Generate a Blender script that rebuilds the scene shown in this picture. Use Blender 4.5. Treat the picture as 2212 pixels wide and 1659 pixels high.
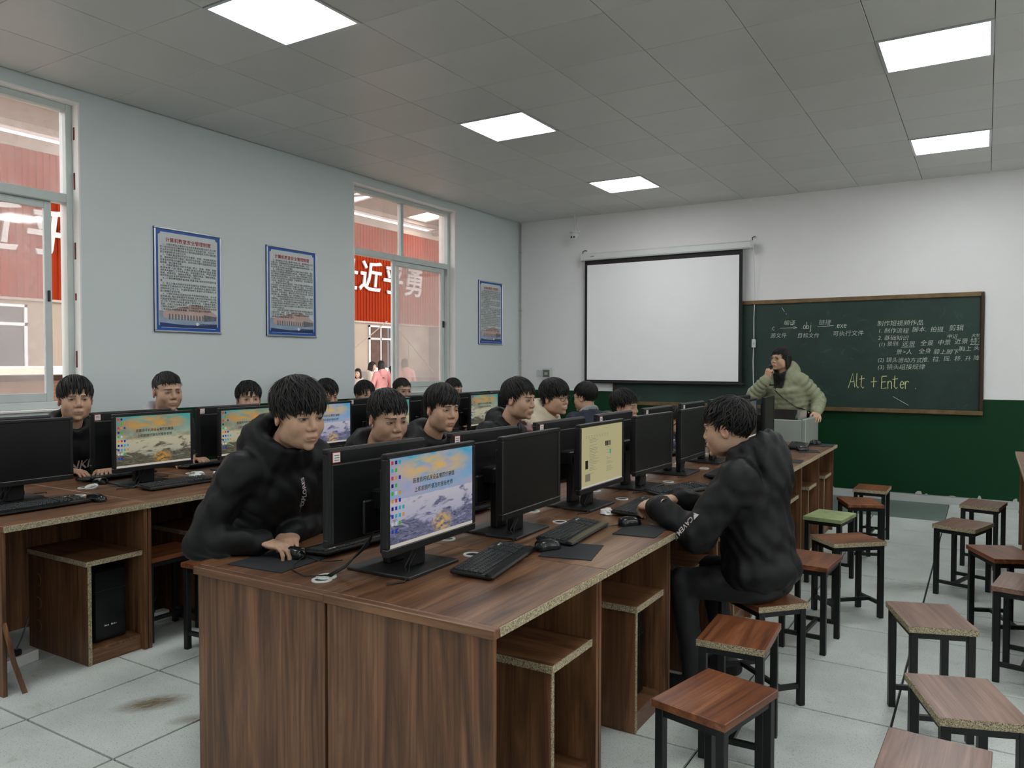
import bpy, bmesh, math, random
import numpy as np
from mathutils import Vector, Matrix, Euler
from mathutils.bvhtree import BVHTree
random.seed(7)
for o in list(bpy.data.objects): bpy.data.objects.remove(o)
S = bpy.context.scene
COL = S.collection
PI = math.pi

# ------------------------------------------------------------------ camera, world, sun, exposure
CAMZ = 1.475
cam = bpy.data.cameras.new('camera'); camo = bpy.data.objects.new('camera', cam); COL.objects.link(camo)
cam.sensor_fit = 'HORIZONTAL'; cam.sensor_width = 36.0; cam.lens = 1673.81/2212*36.0
cam.clip_start = 0.05; cam.clip_end = 300
_R = Matrix(((0.8531, -0.0151, 0.5215), (0.5217, 0.0222, -0.8528), (0.0013, 0.9996, 0.0268)))
camo.matrix_world = Matrix.Translation((0, 0, CAMZ)) @ _R.to_4x4()
S.camera = camo
w = bpy.data.worlds.new('overcast_sky'); S.world = w; w.use_nodes = True
bg = w.node_tree.nodes['Background']; bg.inputs[0].default_value = (0.95, 0.98, 1.0, 1); bg.inputs[1].default_value = 6.6
sun = bpy.data.lights.new('sun', 'SUN'); suno = bpy.data.objects.new('sun', sun); COL.objects.link(suno)
sun.energy = 6; sun.angle = 0.02; sun.color = (1.0, 0.80, 0.45)
suno.rotation_euler = Vector((-0.62, 0.10, -0.85)).to_track_quat('-Z', 'Y').to_euler()
suno.location = (0, 0, 30)
PANEL_EMIT = 25.5
S.view_settings.view_transform = 'Standard'; S.view_settings.look = 'None'
S.view_settings.exposure = -0.45; S.view_settings.gamma = 1.0; S.view_settings.use_curve_mapping = False

# ------------------------------------------------------------------ helpers
class MB:
    """collects geometry, build() links it as ONE mesh object"""
    def __init__(s): s.v = []; s.f = []; s.m = []; s.c = None
    def add(s, vs, fs, mi=0):
        n = len(s.v); s.v += [tuple(v) for v in vs]; s.f += [tuple(i+n for i in f) for f in fs]; s.m += [mi]*len(fs); return s
    def box(s, c, d, mi=0, M=None):
        x, y, z = (k/2 for k in d)
        vs = [Vector((a*x, b*y, e*z)) for a in (-1, 1) for b in (-1, 1) for e in (-1, 1)]
        if M is not None: vs = [M @ v for v in vs]
        vs = [v+Vector(c) for v in vs]
        return s.add(vs, [(0, 1, 3, 2), (4, 6, 7, 5), (0, 4, 5, 1), (2, 3, 7, 6), (0, 2, 6, 4), (1, 5, 7, 3)], mi)
    def bb(s, x0, x1, y0, y1, z0, z1, mi=0):
        return s.box(((x0+x1)/2, (y0+y1)/2, (z0+z1)/2), (x1-x0, y1-y0, z1-z0), mi)
    def cbox(s, c, d, b=.003, mi=0, M=None):
        h = [k/2 for k in d]; b = min(b, min(h)*.9); vs = []; idx = {}
        for sx in (-1, 1):
            for sy in (-1, 1):
                for sz in (-1, 1):
                    for a in range(3):
                        p = [sx*(h[0]-b), sy*(h[1]-b), sz*(h[2]-b)]; p[a] = (sx, sy, sz)[a]*h[a]
                        idx[(sx, sy, sz, a)] = len(vs); vs.append(Vector(p))
        fs = []
        for a in range(3):
            o = [k for k in range(3) if k != a]
            for sg in (-1, 1):
                q = []
                for u, v in ((-1, -1), (1, -1), (1, 1), (-1, 1)):
                    t = [0, 0, 0]; t[a] = sg; t[o[0]] = u; t[o[1]] = v; q.append(idx[(*t, a)])
                if (sg > 0) == (a == 1): q.reverse()
                fs.append(tuple(q))
        for a in range(3):
            o = [k for k in range(3) if k != a]
            for u in (-1, 1):
                for v in (-1, 1):
                    t0 = [0, 0, 0]; t0[a] = -1; t0[o[0]] = u; t0[o[1]] = v; t1 = list(t0); t1[a] = 1
                    q = [idx[(*t0, o[0])], idx[(*t1, o[0])], idx[(*t1, o[1])], idx[(*t0, o[1])]]
                    if ((u*v > 0) != (a == 1)): q.reverse()
                    fs.append(tuple(q))
        for sx in (-1, 1):
            for sy in (-1, 1):
                for sz in (-1, 1):
                    q = [idx[(sx, sy, sz, a)] for a in range(3)]
                    if sx*sy*sz < 0: q.reverse()
                    fs.append(tuple(q))
        if M is not None: vs = [M @ v for v in vs]
        return s.add([v+Vector(c) for v in vs], fs, mi)
    def cb(s, x0, x1, y0, y1, z0, z1, b=.003, mi=0):
        return s.cbox(((x0+x1)/2, (y0+y1)/2, (z0+z1)/2), (x1-x0, y1-y0, z1-z0), b, mi)
    def tube(s, pts, r, n=6, mi=0, cap=True):
        pts = [Vector(p) for p in pts]; rs = r if isinstance(r, (list, tuple)) else [r]*len(pts)
        vs = []; up = None
        for i, p in enumerate(pts):
            t = (pts[min(i+1, len(pts)-1)]-pts[max(i-1, 0)])
            t = t.normalized() if t.length > 1e-9 else Vector((0, 0, 1))
            if up is None: up = Vector((0, 0, 1)) if abs(t.z) < .9 else Vector((1, 0, 0))
            a = t.cross(up); a = a.normalized() if a.length > 1e-6 else t.orthogonal().normalized()
            b = a.cross(t).normalized(); up = b
            for k in range(n):
                q = 2*PI*k/n; vs.append(p+(a*math.cos(q)+b*math.sin(q))*rs[i])
        fs = []
        for i in range(len(pts)-1):
            for k in range(n):
                k2 = (k+1) % n; fs.append((i*n+k, (i+1)*n+k, (i+1)*n+k2, i*n+k2))
        if cap: fs.append(tuple(range(n))); e = (len(pts)-1)*n; fs.append(tuple(e+n-1-k for k in range(n)))
        return s.add(vs, fs, mi)
    def lathe(s, prof, c=(0, 0, 0), n=16, mi=0, M=None):
        vs = []; fs = []
        for r, z in prof:
            for k in range(n):
                v = Vector((r*math.cos(2*PI*k/n), r*math.sin(2*PI*k/n), z)); v = M @ v if M is not None else v
                vs.append(v+Vector(c))
        for i in range(len(prof)-1):
            for k in range(n):
                k2 = (k+1) % n; fs.append((i*n+k, i*n+k2, (i+1)*n+k2, (i+1)*n+k))
        return s.add(vs, fs, mi)
    def mesh(s, name, mats, smooth=False):
        me = bpy.data.meshes.new(name); me.from_pydata([tuple(v) for v in s.v], [], s.f)
        for m in (mats if isinstance(mats, (list, tuple)) else [mats]): me.materials.append(m)
        me.polygons.foreach_set('material_index', s.m)
        if smooth: me.polygons.foreach_set('use_smooth', [True]*len(s.f))
        if s.c is not None:
            ca = me.color_attributes.new('Col', 'FLOAT_COLOR', 'POINT')
            ca.data.foreach_set('color', np.array(s.c, dtype=np.float32).ravel())
        me.update(); return me
    def build(s, name, mats, parent=None, smooth=False, loc=None):
        return ob(name, s.mesh(name, mats, smooth), parent, loc)
def ob(name, me, parent=None, loc=None, rz=0):
    o = bpy.data.objects.new(name, me); COL.objects.link(o)
    if parent is not None: o.parent = parent
    if loc is not None: o.location = loc
    if rz: o.rotation_euler = (0, 0, rz)
    return o
def tag(o, label=None, cat=None, group=None, kind=None):
    if label: o['label'] = label
    if cat: o['category'] = cat
    if group: o['group'] = group
    if kind: o['kind'] = kind
    return o
def thing(name, label, cat, loc=(0, 0, 0), rz=0, group=None):
    o = bpy.data.objects.new(name, None); COL.objects.link(o); o.empty_display_size = .1
    o.location = loc; o.rotation_euler = (0, 0, rz)
    return tag(o, label, cat, group)
def copy_tree(o, parent=None):
    c = o.copy(); COL.objects.link(c); c.parent = parent
    for ch in [k for k in o.children]: copy_tree(ch, c)
    return c
def lin(r, g, b):
    f = lambda u: (u/255/12.92 if u/255 <= .04045 else ((u/255+.055)/1.055)**2.4)
    return (f(r), f(g), f(b), 1)
ORD = ['first', 'second', 'third', 'fourth', 'fifth', 'sixth', 'seventh', 'eighth', 'ninth', 'tenth']

# ------------------------------------------------------------------ materials
MATS = {}
class NT:
    def __init__(s, name):
        s.m = bpy.data.materials.new(name); s.m.use_nodes = True; s.t = s.m.node_tree; s.n = s.t.nodes
        s.p = s.n['Principled BSDF']; s.out = s.n['Material Output']
    def N(s, t, **k):
        n = s.n.new(t)
        for a, b in k.items():
            if a.startswith('i_'):
                key = a[2:]; n.inputs[int(key) if key.isdigit() else key].default_value = b
            else: setattr(n, a, b)
        return n
    def L(s, a, b): s.t.links.new(a, b)
    def co(s, scale=(1, 1, 1), kind='Object', rot=(0, 0, 0), loc=(0, 0, 0)):
        c = s.N('ShaderNodeTexCoord'); m = s.N('ShaderNodeMapping')
        m.inputs['Scale'].default_value = scale; m.inputs['Rotation'].default_value = rot; m.inputs['Location'].default_value = loc
        s.L(c.outputs[kind], m.inputs[0]); return m.outputs[0]
    def noise(s, v, scale=5, det=3, rough=.5, dist=0):
        n = s.N('ShaderNodeTexNoise'); n.inputs['Scale'].default_value = scale; n.inputs['Detail'].default_value = det
        n.inputs['Roughness'].default_value = rough; n.inputs['Distortion'].default_value = dist
        if v is not None: s.L(v, n.inputs['Vector'])
        return n.outputs['Fac']
    def ramp(s, f, *stops):
        r = s.N('ShaderNodeValToRGB'); e = r.color_ramp.elements
        while len(e) < len(stops): e.new(.5)
        for k, (p, c) in enumerate(stops): e[k].position = p; e[k].color = c if len(c) == 4 else (*c, 1)
        s.L(f, r.inputs[0]); return r.outputs[0]
    def mix(s, f, a, b, mode='MIX'):
        n = s.N('ShaderNodeMix', data_type='RGBA', blend_type=mode)
        for sock, v in ((n.inputs[0], f), (n.inputs[6], a), (n.inputs[7], b)):
            if hasattr(v, 'type') and hasattr(v, 'node'): s.L(v, sock)
            else: sock.default_value = v
        return n.outputs[2]
    def math(s, op, a, b=0.0, clamp=False):
        n = s.N('ShaderNodeMath', operation=op, use_clamp=clamp)
        for sock, v in ((n.inputs[0], a), (n.inputs[1], b)):
            if hasattr(v, 'node'): s.L(v, sock)
            else: sock.default_value = v
        return n.outputs[0]
    def base(s, c): 
        if hasattr(c, 'node'): s.L(c, s.p.inputs['Base Color'])
        else: s.p.inputs['Base Color'].default_value = c
    def bump(s, h, strength=.3, dist=.002):
        b = s.N('ShaderNodeBump'); b.inputs['Strength'].default_value = strength; b.inputs['Distance'].default_value = dist
        s.L(h, b.inputs['Height']); s.L(b.outputs[0], s.p.inputs['Normal'])
    def set(s, **k):
        for a, b in k.items(): s.p.inputs[a.replace('_', ' ')].default_value = b
def plain(name, col, rough=.5, metal=0, vary=.12, scale=8, bump=0, spec=.5, bscale=60):
    t = NT(name); v = t.co()
    n = t.noise(v, scale, 4, .6)
    d = tuple(c*(1-vary) for c in col[:3])+(1,); u = tuple(min(1, c*(1+vary)) for c in col[:3])+(1,)
    t.base(t.ramp(n, (.3, d), (.7, u))); t.set(Roughness=rough, Metallic=metal); t.p.inputs['Specular IOR Level'].default_value = spec
    if bump: t.bump(t.noise(v, bscale, 3, .6), bump)
    MATS[name] = t.m; return t.m
def wood(name, axis, dark, mid, light, rough=.38, gs=1.0):
    t = NT(name); sc = [9*gs, 9*gs, 9*gs]; sc[axis] = .7*gs
    v = t.co(tuple(sc)); inf = t.N('ShaderNodeObjectInfo')
    off = t.N('ShaderNodeVectorMath', operation='ADD'); t.L(v, off.inputs[0])
    comb = t.N('ShaderNodeCombineXYZ'); r = t.math('MULTIPLY', inf.outputs['Random'], 37.0)
    for i in range(3): t.L(r, comb.inputs[i])
    t.L(comb.outputs[0], off.inputs[1]); vv = off.outputs[0]
    n1 = t.noise(vv, 1.6, 5, .62, 1.2); 
    m2 = t.N('ShaderNodeMapping'); sc2 = [7, 7, 7]; sc2[axis] = 1.6; m2.inputs['Scale'].default_value = sc2; t.L(vv, m2.inputs[0])
    n2 = t.noise(m2.outputs[0], 1.6, 3, .6)
    c1 = t.ramp(n1, (.30, dark), (.48, mid), (.68, light))
    c2 = t.ramp(n2, (.36, (.55, .5, .46, 1)), (.55, (1, 1, 1, 1)))
    t.base(t.mix(.7, c1, c2, 'MULTIPLY')); t.set(Roughness=rough); t.bump(n2, .12, .001)
    MATS[name] = t.m; return t.m
WD, WM, WL = lin(68, 45, 31), lin(112, 77, 53), lin(146, 105, 75)
for ax, nm in enumerate('xyz'): wood('walnut_'+nm, ax, WD, WM, WL)
wood('walnut_seat', 1, lin(80, 44, 26), lin(118, 68, 42), lin(150, 96, 64), .32)
wood('walnut_pale', 1, lin(98, 72, 60), lin(126, 94, 80), lin(150, 116, 100), .3)  # paler copy of the seat walnut, cool daylight sheen put into the colour
def mk_chip():
    t = NT('chipboard'); v = t.co((1, 1, 1))
    vo = t.N('ShaderNodeTexVoronoi'); vo.inputs['Scale'].default_value = 330; t.L(v, vo.inputs['Vector'])
    n = t.noise(v, 420, 2, .6)
    a = t.ramp(vo.outputs['Color'], (.10, lin(96, 80, 58)), (.32, lin(158, 142, 112)), (.8, lin(206, 194, 164)))
    b = t.ramp(n, (.36, lin(60, 48, 34)), (.5, lin(255, 255, 255)))
    t.base(t.mix(.75, a, b, 'MULTIPLY')); t.set(Roughness=.85); t.bump(n, .4, .001); MATS['chipboard'] = t.m
mk_chip()
plain('black_plastic', lin(15, 16, 17), .42, vary=.06, bump=.05, bscale=400)
plain('black_gloss', lin(16, 17, 19), .22, vary=.04)
plain('key_black', lin(30, 32, 35), .5, vary=.1)
plain('base_black', lin(30, 30, 32), .55, vary=.15, scale=20)
plain('black_metal', lin(22, 24, 26), .38, .2, vary=.15, scale=14)
plain('off_screen', lin(8, 9, 10), .36, vary=.03)
plain('rubber_mat', lin(34, 36, 40), .8, vary=.1, scale=30, bump=.2, bscale=500)
plain('white_plastic', lin(214, 216, 214), .4, vary=.03)
plain('dirty_white', lin(176, 172, 166), .6, vary=.15, scale=25)
plain('paper_white', lin(228, 228, 226), .85, vary=.04)
plain('alu', lin(196, 204, 202), .42, .15, vary=.05, scale=4)
plain('alu_bright', lin(206, 208, 210), .28, .7, vary=.03)
plain('steel_grey', lin(158, 166, 158), .42, .1, vary=.03, scale=3)
plain('red_border', lin(196, 60, 60), .6, vary=.05)
plain('brass_frame', lin(120, 98, 68), .45, .5, vary=.25, scale=12)
plain('dark_frame', lin(58, 46, 36), .45, .3, vary=.2, scale=12)
plain('screen_white', lin(246, 246, 248), .85, vary=.012, scale=1.5)
plain('screen_border', lin(26, 20, 24), .7, vary=.1)
plain('chalk', lin(212, 218, 208), .95, vary=.25, scale=60)
plain('chalk_yellow', lin(204, 208, 150), .95, vary=.25, scale=60)
plain('ink_black', lin(40, 44, 50), .8, vary=.1)
plain('ink_red', lin(170, 36, 40), .7, vary=.1)
plain('poster_paper', lin(206, 212, 212), .42, vary=.02, scale=3)
plain('poster_blue', lin(24, 84, 170), .4, vary=.08, scale=6)
plain('poster_navy', lin(22, 52, 110), .4, vary=.2, scale=10)
plain('poster_mist', lin(150, 168, 190), .4, vary=.15, scale=10)
plain('poster_rose', lin(196, 170, 162), .4, vary=.12, scale=14)
plain('poster_stone', lin(110, 112, 120), .4, vary=.3, scale=30)
plain('green_stool', lin(142, 156, 108), .7, vary=.2, scale=14)
plain('cable_black', lin(14, 14, 15), .45, vary=.05)
plain('white_letter', lin(206, 196, 194), .7, vary=.04)
plain('sand_wall', lin(166, 148, 132), .85, vary=.05, scale=1.2)
plain('grey_base', lin(132, 126, 120), .85, vary=.1, scale=3)
plain('roof_steel', lin(168, 150, 140), .55, .2, vary=.12, scale=2)
plain('roof_sheet', lin(150, 134, 124), .6, vary=.1, scale=1.5)
plain('yard_floor', lin(150, 136, 124), .85, vary=.1, scale=1)
plain('dark_window', lin(60, 52, 50), .15, vary=.15, scale=2)
plain('curtain', lin(96, 72, 62), .8, vary=.2, scale=5)
plain('tear_red', lin(120, 40, 46), .8, vary=.4, scale=30)
plain('brass_screw', lin(150, 140, 110), .35, .8)
def mk_wall(name, hi, rough, bumps=.1):
    t = NT(name); v = t.co(kind='Object'); n = t.noise(v, .9, 5, .6); n2 = t.noise(v, 45, 3, .6)
    t.base(t.ramp(n, (.3, tuple(c*.95 for c in hi[:3])+(1,)), (.7, hi))); t.set(Roughness=rough); t.bump(n2, bumps, .002); MATS[name] = t.m
mk_wall('wall_white', lin(214, 222, 222), .65)
mk_wall('wall_front', lin(240, 239, 240), .7)
mk_wall('wall_green', lin(4, 56, 28), .5, .05); MATS['wall_green'].node_tree.nodes['Principled BSDF'].inputs['Specular IOR Level'].default_value = .25
mk_wall('reveal_white', lin(246, 242, 240), .7)
mk_wall('bare_plaster', lin(186, 190, 188), .85, .3)
mk_wall('bare_concrete', lin(104, 118, 112), .7, .2)
def mk_ceiling():
    t = NT('ceiling_panel'); v = t.co(); inf = t.N('ShaderNodeObjectInfo'); n = t.noise(v, 2, 2)
    c = t.ramp(inf.outputs['Random'], (0, lin(198, 198, 195)), (1, lin(208, 208, 205)))
    t.base(t.mix(.15, c, t.ramp(n, (.3, lin(205, 204, 200)), (.7, lin(232, 231, 228))))); t.set(Roughness=.36); t.p.inputs['Specular IOR Level'].default_value = .45
    t.bump(t.noise(v, 3.0, 2), .02, .01); MATS['ceiling_panel'] = t.m
mk_ceiling()
def mk_tile():
    t = NT('floor_tile'); g = t.N('ShaderNodeNewGeometry'); inf = t.N('ShaderNodeObjectInfo'); P = g.outputs['Position']
    n1 = t.noise(P, 2.3, 5, .65); n2 = t.noise(P, 160, 2, .6); n3 = t.noise(P, 8, 4, .7, .6)
    b = t.ramp(n1, (.25, lin(186, 192, 188)), (.7, lin(216, 221, 217)))
    sp = t.ramp(n2, (.30, lin(120, 124, 120)), (.42, (1, 1, 1, 1)))
    c = t.mix(.75, b, sp, 'MULTIPLY')
    dirt = t.ramp(n3, (.60, (0, 0, 0, 1)), (.80, (.45, .45, .45, 1)))
    c = t.mix(dirt, c, lin(128, 118, 100))
    def stain(c, x, y, rx, ry, rot, col, amt):
        m = t.N('ShaderNodeMapping'); m.vector_type = 'TEXTURE'; m.inputs['Location'].default_value = (x, y, 0); m.inputs['Rotation'].default_value = (0, 0, rot); m.inputs['Scale'].default_value = (rx, ry, 1)
        t.L(P, m.inputs[0]); ln = t.N('ShaderNodeVectorMath', operation='LENGTH'); t.L(m.outputs[0], ln.inputs[0])
        ms = t.N('ShaderNodeMapping'); ms.inputs['Scale'].default_value = (1, 5, 1); t.L(m.outputs[0], ms.inputs[0])
        nn = t.noise(ms.outputs[0], 3.5, 5, .75)
        f = t.math('SUBTRACT', 1.0, ln.outputs['Value'], True); f = t.math('MULTIPLY', f, t.math('MULTIPLY', t.math('SUBTRACT', nn, .36, True), 5.5, True), True)
        return t.mix(t.math('MULTIPLY', f, amt, True), c, col)
    c = stain(c, -3.06, 2.02, .17, .09, 1.0, lin(104, 84, 50), 1.6)
    c = stain(c, -2.78, 2.02, .12, .05, .9, lin(120, 104, 86), 1.0)
    c = stain(c, -.35, 5.75, .35, .16, .6, lin(96, 92, 84), .9)
    c = stain(c, .1, 5.0, .3, .2, .2, lin(90, 92, 90), .6)
    t.base(c); t.set(Roughness=.34); t.bump(n2, .05, .001); MATS['floor_tile'] = t.m
mk_tile()
def mk_board():
    t = NT('chalkboard'); v = t.co((1, 1, 1)); n = t.noise(v, 1.6, 5, .6, .8); n2 = t.noise(t.co((1, .3, 1), rot=(0, 0, .5)), 5, 4, .6, 1.5)
    c = t.ramp(n, (.3, lin(20, 44, 38)), (.75, lin(34, 62, 54)))
    t.base(t.mix(t.ramp(n2, (.62, (0, 0, 0, 1)), (.85, (.16, .16, .16, 1))), c, lin(150, 165, 155))); t.set(Roughness=.55); MATS['chalkboard'] = t.m
mk_board()
def emis(name, col, strength):
    t = NT(name); v = t.co(); n = t.noise(v, 3, 1)
    c = t.ramp(n, (.3, tuple(k*.97 for k in col[:3])+(1,)), (.7, col))
    t.base((0, 0, 0, 1)); t.L(c, t.p.inputs['Emission Color']); t.p.inputs['Emission Strength'].default_value = strength; t.set(Roughness=.3); MATS[name] = t.m
emis('panel_light', (.97, 1.0, 1.0, 1), PANEL_EMIT)
emis('skylight_sheet', (1.0, .97, .92, 1), 0)
emis('page_yellow', lin(232, 222, 170), .62); emis('page_teal', lin(60, 200, 180), .6); emis('page_dark', lin(60, 40, 60), .3); emis('page_grey', lin(170, 160, 140), .5)
emis('taskbar', lin(236, 226, 214), .75)
for k, c in dict(orange=(250, 170, 60), blue=(40, 70, 200), navy=(28, 30, 130), green=(70, 200, 70), white=(235, 235, 235), red=(230, 70, 80), cyan=(60, 190, 220)).items(): emis('icon_'+k, lin(*c), .7)
def mk_glass():
    t = NT('dusty_glass'); v = t.co(); n = t.noise(v, 2.5, 5, .65); n2 = t.noise(v, 14, 4, .7)
    tr = t.N('ShaderNodeBsdfTransparent'); df = t.N('ShaderNodeBsdfTranslucent'); df.inputs[0].default_value = (.80, .72, .68, 1)
    d2 = t.N('ShaderNodeBsdfDiffuse'); d2.inputs[0].default_value = (.8, .76, .73, 1); gl = t.N('ShaderNodeBsdfGlossy'); gl.inputs['Roughness'].default_value = .04
    m0 = t.N('ShaderNodeMixShader'); m0.inputs[0].default_value = .5; t.L(df.outputs[0], m0.inputs[1]); t.L(d2.outputs[0], m0.inputs[2])
    m1 = t.N('ShaderNodeMixShader'); f = t.math('ADD', t.math('MULTIPLY', n, .34), t.math('MULTIPLY', n2, .14)); t.L(f, m1.inputs[0]); t.L(tr.outputs[0], m1.inputs[1]); t.L(m0.outputs[0], m1.inputs[2])
    m2 = t.N('ShaderNodeMixShader'); m2.inputs[0].default_value = .05; t.L(m1.outputs[0], m2.inputs[1]); t.L(gl.outputs[0], m2.inputs[2])
    t.L(m2.outputs[0], t.out.inputs[0]); MATS['dusty_glass'] = t.m
mk_glass()
def mk_corr():
    t = NT('orange_cladding'); v = t.co(); n = t.noise(v, .7, 4, .6); n2 = t.noise(t.co((1, 1, .1)), 9, 3, .6)
    c = t.ramp(n, (.3, lin(136, 34, 4)), (.7, lin(152, 46, 8))); t.base(t.mix(.25, c, t.ramp(n2, (.3, lin(118, 28, 4)), (.7, lin(170, 66, 20))))); t.set(Roughness=.7); t.p.inputs['Specular IOR Level'].default_value = .12; MATS['orange_cladding'] = t.m
    t = NT('brick_low'); v = t.co((1, 1, 1)); wv = t.N('ShaderNodeTexWave', bands_direction='Z'); wv.inputs['Scale'].default_value = 9; t.L(v, wv.inputs[0])
    t.base(t.ramp(wv.outputs['Fac'], (.2, lin(104, 78, 68)), (.5, lin(122, 92, 80)))); t.set(Roughness=.8); MATS['brick_low'] = t.m
mk_corr()
def mk_wallpaper(name, a, b, strength):
    # desktop picture: sunset over a rocky shore; u right, v up from object space Y/Z of the screen mesh
    t = NT(name); c = t.N('ShaderNodeTexCoord'); sp = t.N('ShaderNodeSeparateXYZ'); t.L(c.outputs['Object'], sp.inputs[0])
    u = t.math('DIVIDE', sp.outputs['Y'], .47); v = t.math('DIVIDE', sp.outputs['Z'], .27)   # -.5...5
    cm = t.N('ShaderNodeCombineXYZ'); t.L(t.math('MULTIPLY', u, 1.7), cm.inputs[0]); t.L(v, cm.inputs[1]); uv = cm.outputs[0]
    def sc(x, y, z=1, rot=0):
        m = t.N('ShaderNodeMapping'); m.inputs['Scale'].default_value = (x, y, z); m.inputs['Rotation'].default_value = (0, 0, rot); t.L(uv, m.inputs[0]); return m.outputs[0]
    sky = t.ramp(t.math('ADD', v, .5), (.45, lin(*a[0])), (.62, lin(*a[1])), (.85, lin(*a[2])), (1.0, lin(*a[3])))
    cl = t.noise(sc(.9, 2.0, rot=.35), 1.9, 6, .6, .6)
    sky = t.mix(t.ramp(cl, (.42, (0, 0, 0, 1)), (.62, (.85, .85, .85, 1))), sky, lin(*a[4]))
    du = t.math('MULTIPLY', u, 1.9); dv = t.math('MULTIPLY', t.math('SUBTRACT', v, .36), 5.0)
    r2 = t.math('ADD', t.math('MULTIPLY', du, du), t.math('MULTIPLY', dv, dv))
    glow = t.math('MULTIPLY', t.math('SUBTRACT', 1.0, r2, True), t.math('MULTIPLY', t.math('SUBTRACT', t.noise(sc(1.2, 4), 2, 4, .5), .36, True), 5, True), True)
    sky = t.mix(glow, sky, lin(*a[5]))
    rk = t.noise(sc(1.1, 3.2, rot=-.15), 2.2, 7, .62, .8)
    mound = t.math('ADD', rk, t.math('MULTIPLY', t.math('ADD', v, .20), -.65))
    sea = t.ramp(t.math('ADD', v, .5), (.0, lin(*b[0])), (.3, lin(*b[1])), (.5, lin(*b[2])))
    rv = t.noise(sc(1.6, 6, rot=.25), 4, 6, .7, 1.5)
    rock = t.ramp(rv, (.36, lin(*b[3])), (.6, lin(*b[4])))
    sea = t.mix(t.ramp(mound, (.46, (0, 0, 0, 1)), (.54, (1, 1, 1, 1))), sea, rock)
    ex = t.math('MULTIPLY', t.math('SUBTRACT', u, .10), 7); ey = t.math('MULTIPLY', t.math('ADD', v, .38), 6)
    g2 = t.math('SUBTRACT', 1.0, t.math('ADD', t.math('MULTIPLY', ex, ex), t.math('MULTIPLY', ey, ey)), True)
    sea = t.mix(t.math('MULTIPLY', t.math('MULTIPLY', g2, .9, True), t.math('MULTIPLY', t.math('SUBTRACT', t.noise(sc(5, 9), 2, 4), .38, True), 6, True), True), sea, lin(*a[5]))
    pic = t.mix(t.math('GREATER_THAN', t.math('ADD', v, t.math('MULTIPLY', t.noise(sc(3, 1), 3, 3), .04)), .05), sea, sky)
    t.base((0, 0, 0, 1)); t.L(pic, t.p.inputs['Emission Color']); t.p.inputs['Emission Strength'].default_value = strength; t.set(Roughness=.35); MATS[name] = t.m
mk_wallpaper('wallpaper_cool', [(190, 190, 222), (150, 195, 230), (130, 185, 232), (70, 190, 228), (205, 190, 214), (252, 206, 110)], [(180, 180, 214), (206, 204, 226), (222, 218, 232), (48, 52, 84), (150, 152, 186)], .72)
mk_wallpaper('wallpaper_warm', [(238, 226, 180), (190, 205, 180), (110, 185, 180), (70, 195, 190), (160, 150, 128), (248, 178, 70)], [(120, 150, 156), (214, 208, 182), (226, 218, 184), (44, 46, 44), (140, 136, 112)], .66)
mk_wallpaper('wallpaper_dim', [(190, 180, 178), (150, 170, 176), (110, 150, 160), (90, 150, 160), (150, 140, 140), (210, 140, 90)], [(130, 124, 124), (160, 154, 150), (170, 164, 160), (50, 44, 44), (120, 108, 104)], .35)
M = MATS
# ------------------------------------------------------------------ the room
XL, XR, YB, YF, ZC, WG = -5.57, 4.9, -3.0, 9.3, 3.42, 1.11
def struct(name, mb, mats, smooth=False): return tag(mb.build(name, mats, None, smooth), kind='structure')
# floor: dark bed, one tile per raised-floor panel
mb = MB(); mb.bb(XL-.3, XR+.3, YB-.3, YF+.3, -.12, -.012)
floor = struct('floor', mb, plain('floor_gap', lin(34, 38, 38), .9))
TX, TY = .611, .6; tx0 = -3.363; ty0 = 1.655
tm = MB(); tm.cbox((0, 0, -.012), (TX-.010, TY-.010, .024), .0015); tmesh = tm.mesh('floor_tile', M['floor_tile'])
far = MB()
i0 = math.floor((XL-tx0)/TX); i1 = math.ceil((XR-tx0)/TX); j0 = math.floor((YB-ty0)/TY); j1 = math.ceil((YF-ty0)/TY)
for i in range(i0, i1):
    for j in range(j0, j1):
        x0, x1, y0, y1 = tx0+i*TX, tx0+(i+1)*TX, ty0+j*TY, ty0+(j+1)*TY
        if y0 > 8.2 and x0 > -3 and x1 < -.2: continue                      # bare concrete strip before the chalkboard
        cx0, cx1, cy0, cy1 = max(x0, XL), min(x1, XR), max(y0, YB), min(y1, YF)
        full = cx0 == x0 and cx1 == x1 and cy0 == y0 and cy1 == y1
        if x1 < 2.2 and y1 > 1.0:
            if full: ob('floor_tile', tmesh, floor, ((x0+x1)/2, (y0+y1)/2, 0))
            else:
                q = MB(); q.cb(cx0+.005, cx1-.005, cy0+.005, cy1-.005, -.024, 0, .0015); q.build('floor_tile', M['floor_tile'], floor)
        else: far.bb(cx0+.005, cx1-.005, cy0+.005, cy1-.005, -.024, 0)
tag(far.build('floor_tiles', M['floor_tile'], floor), kind='stuff')
mb = MB(); mb.bb(tx0+TX*1-.0, tx0+TX*5, 8.255, YF, -.02, -.003); mb.build('concrete_strip', M['bare_concrete'], floor)
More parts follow.
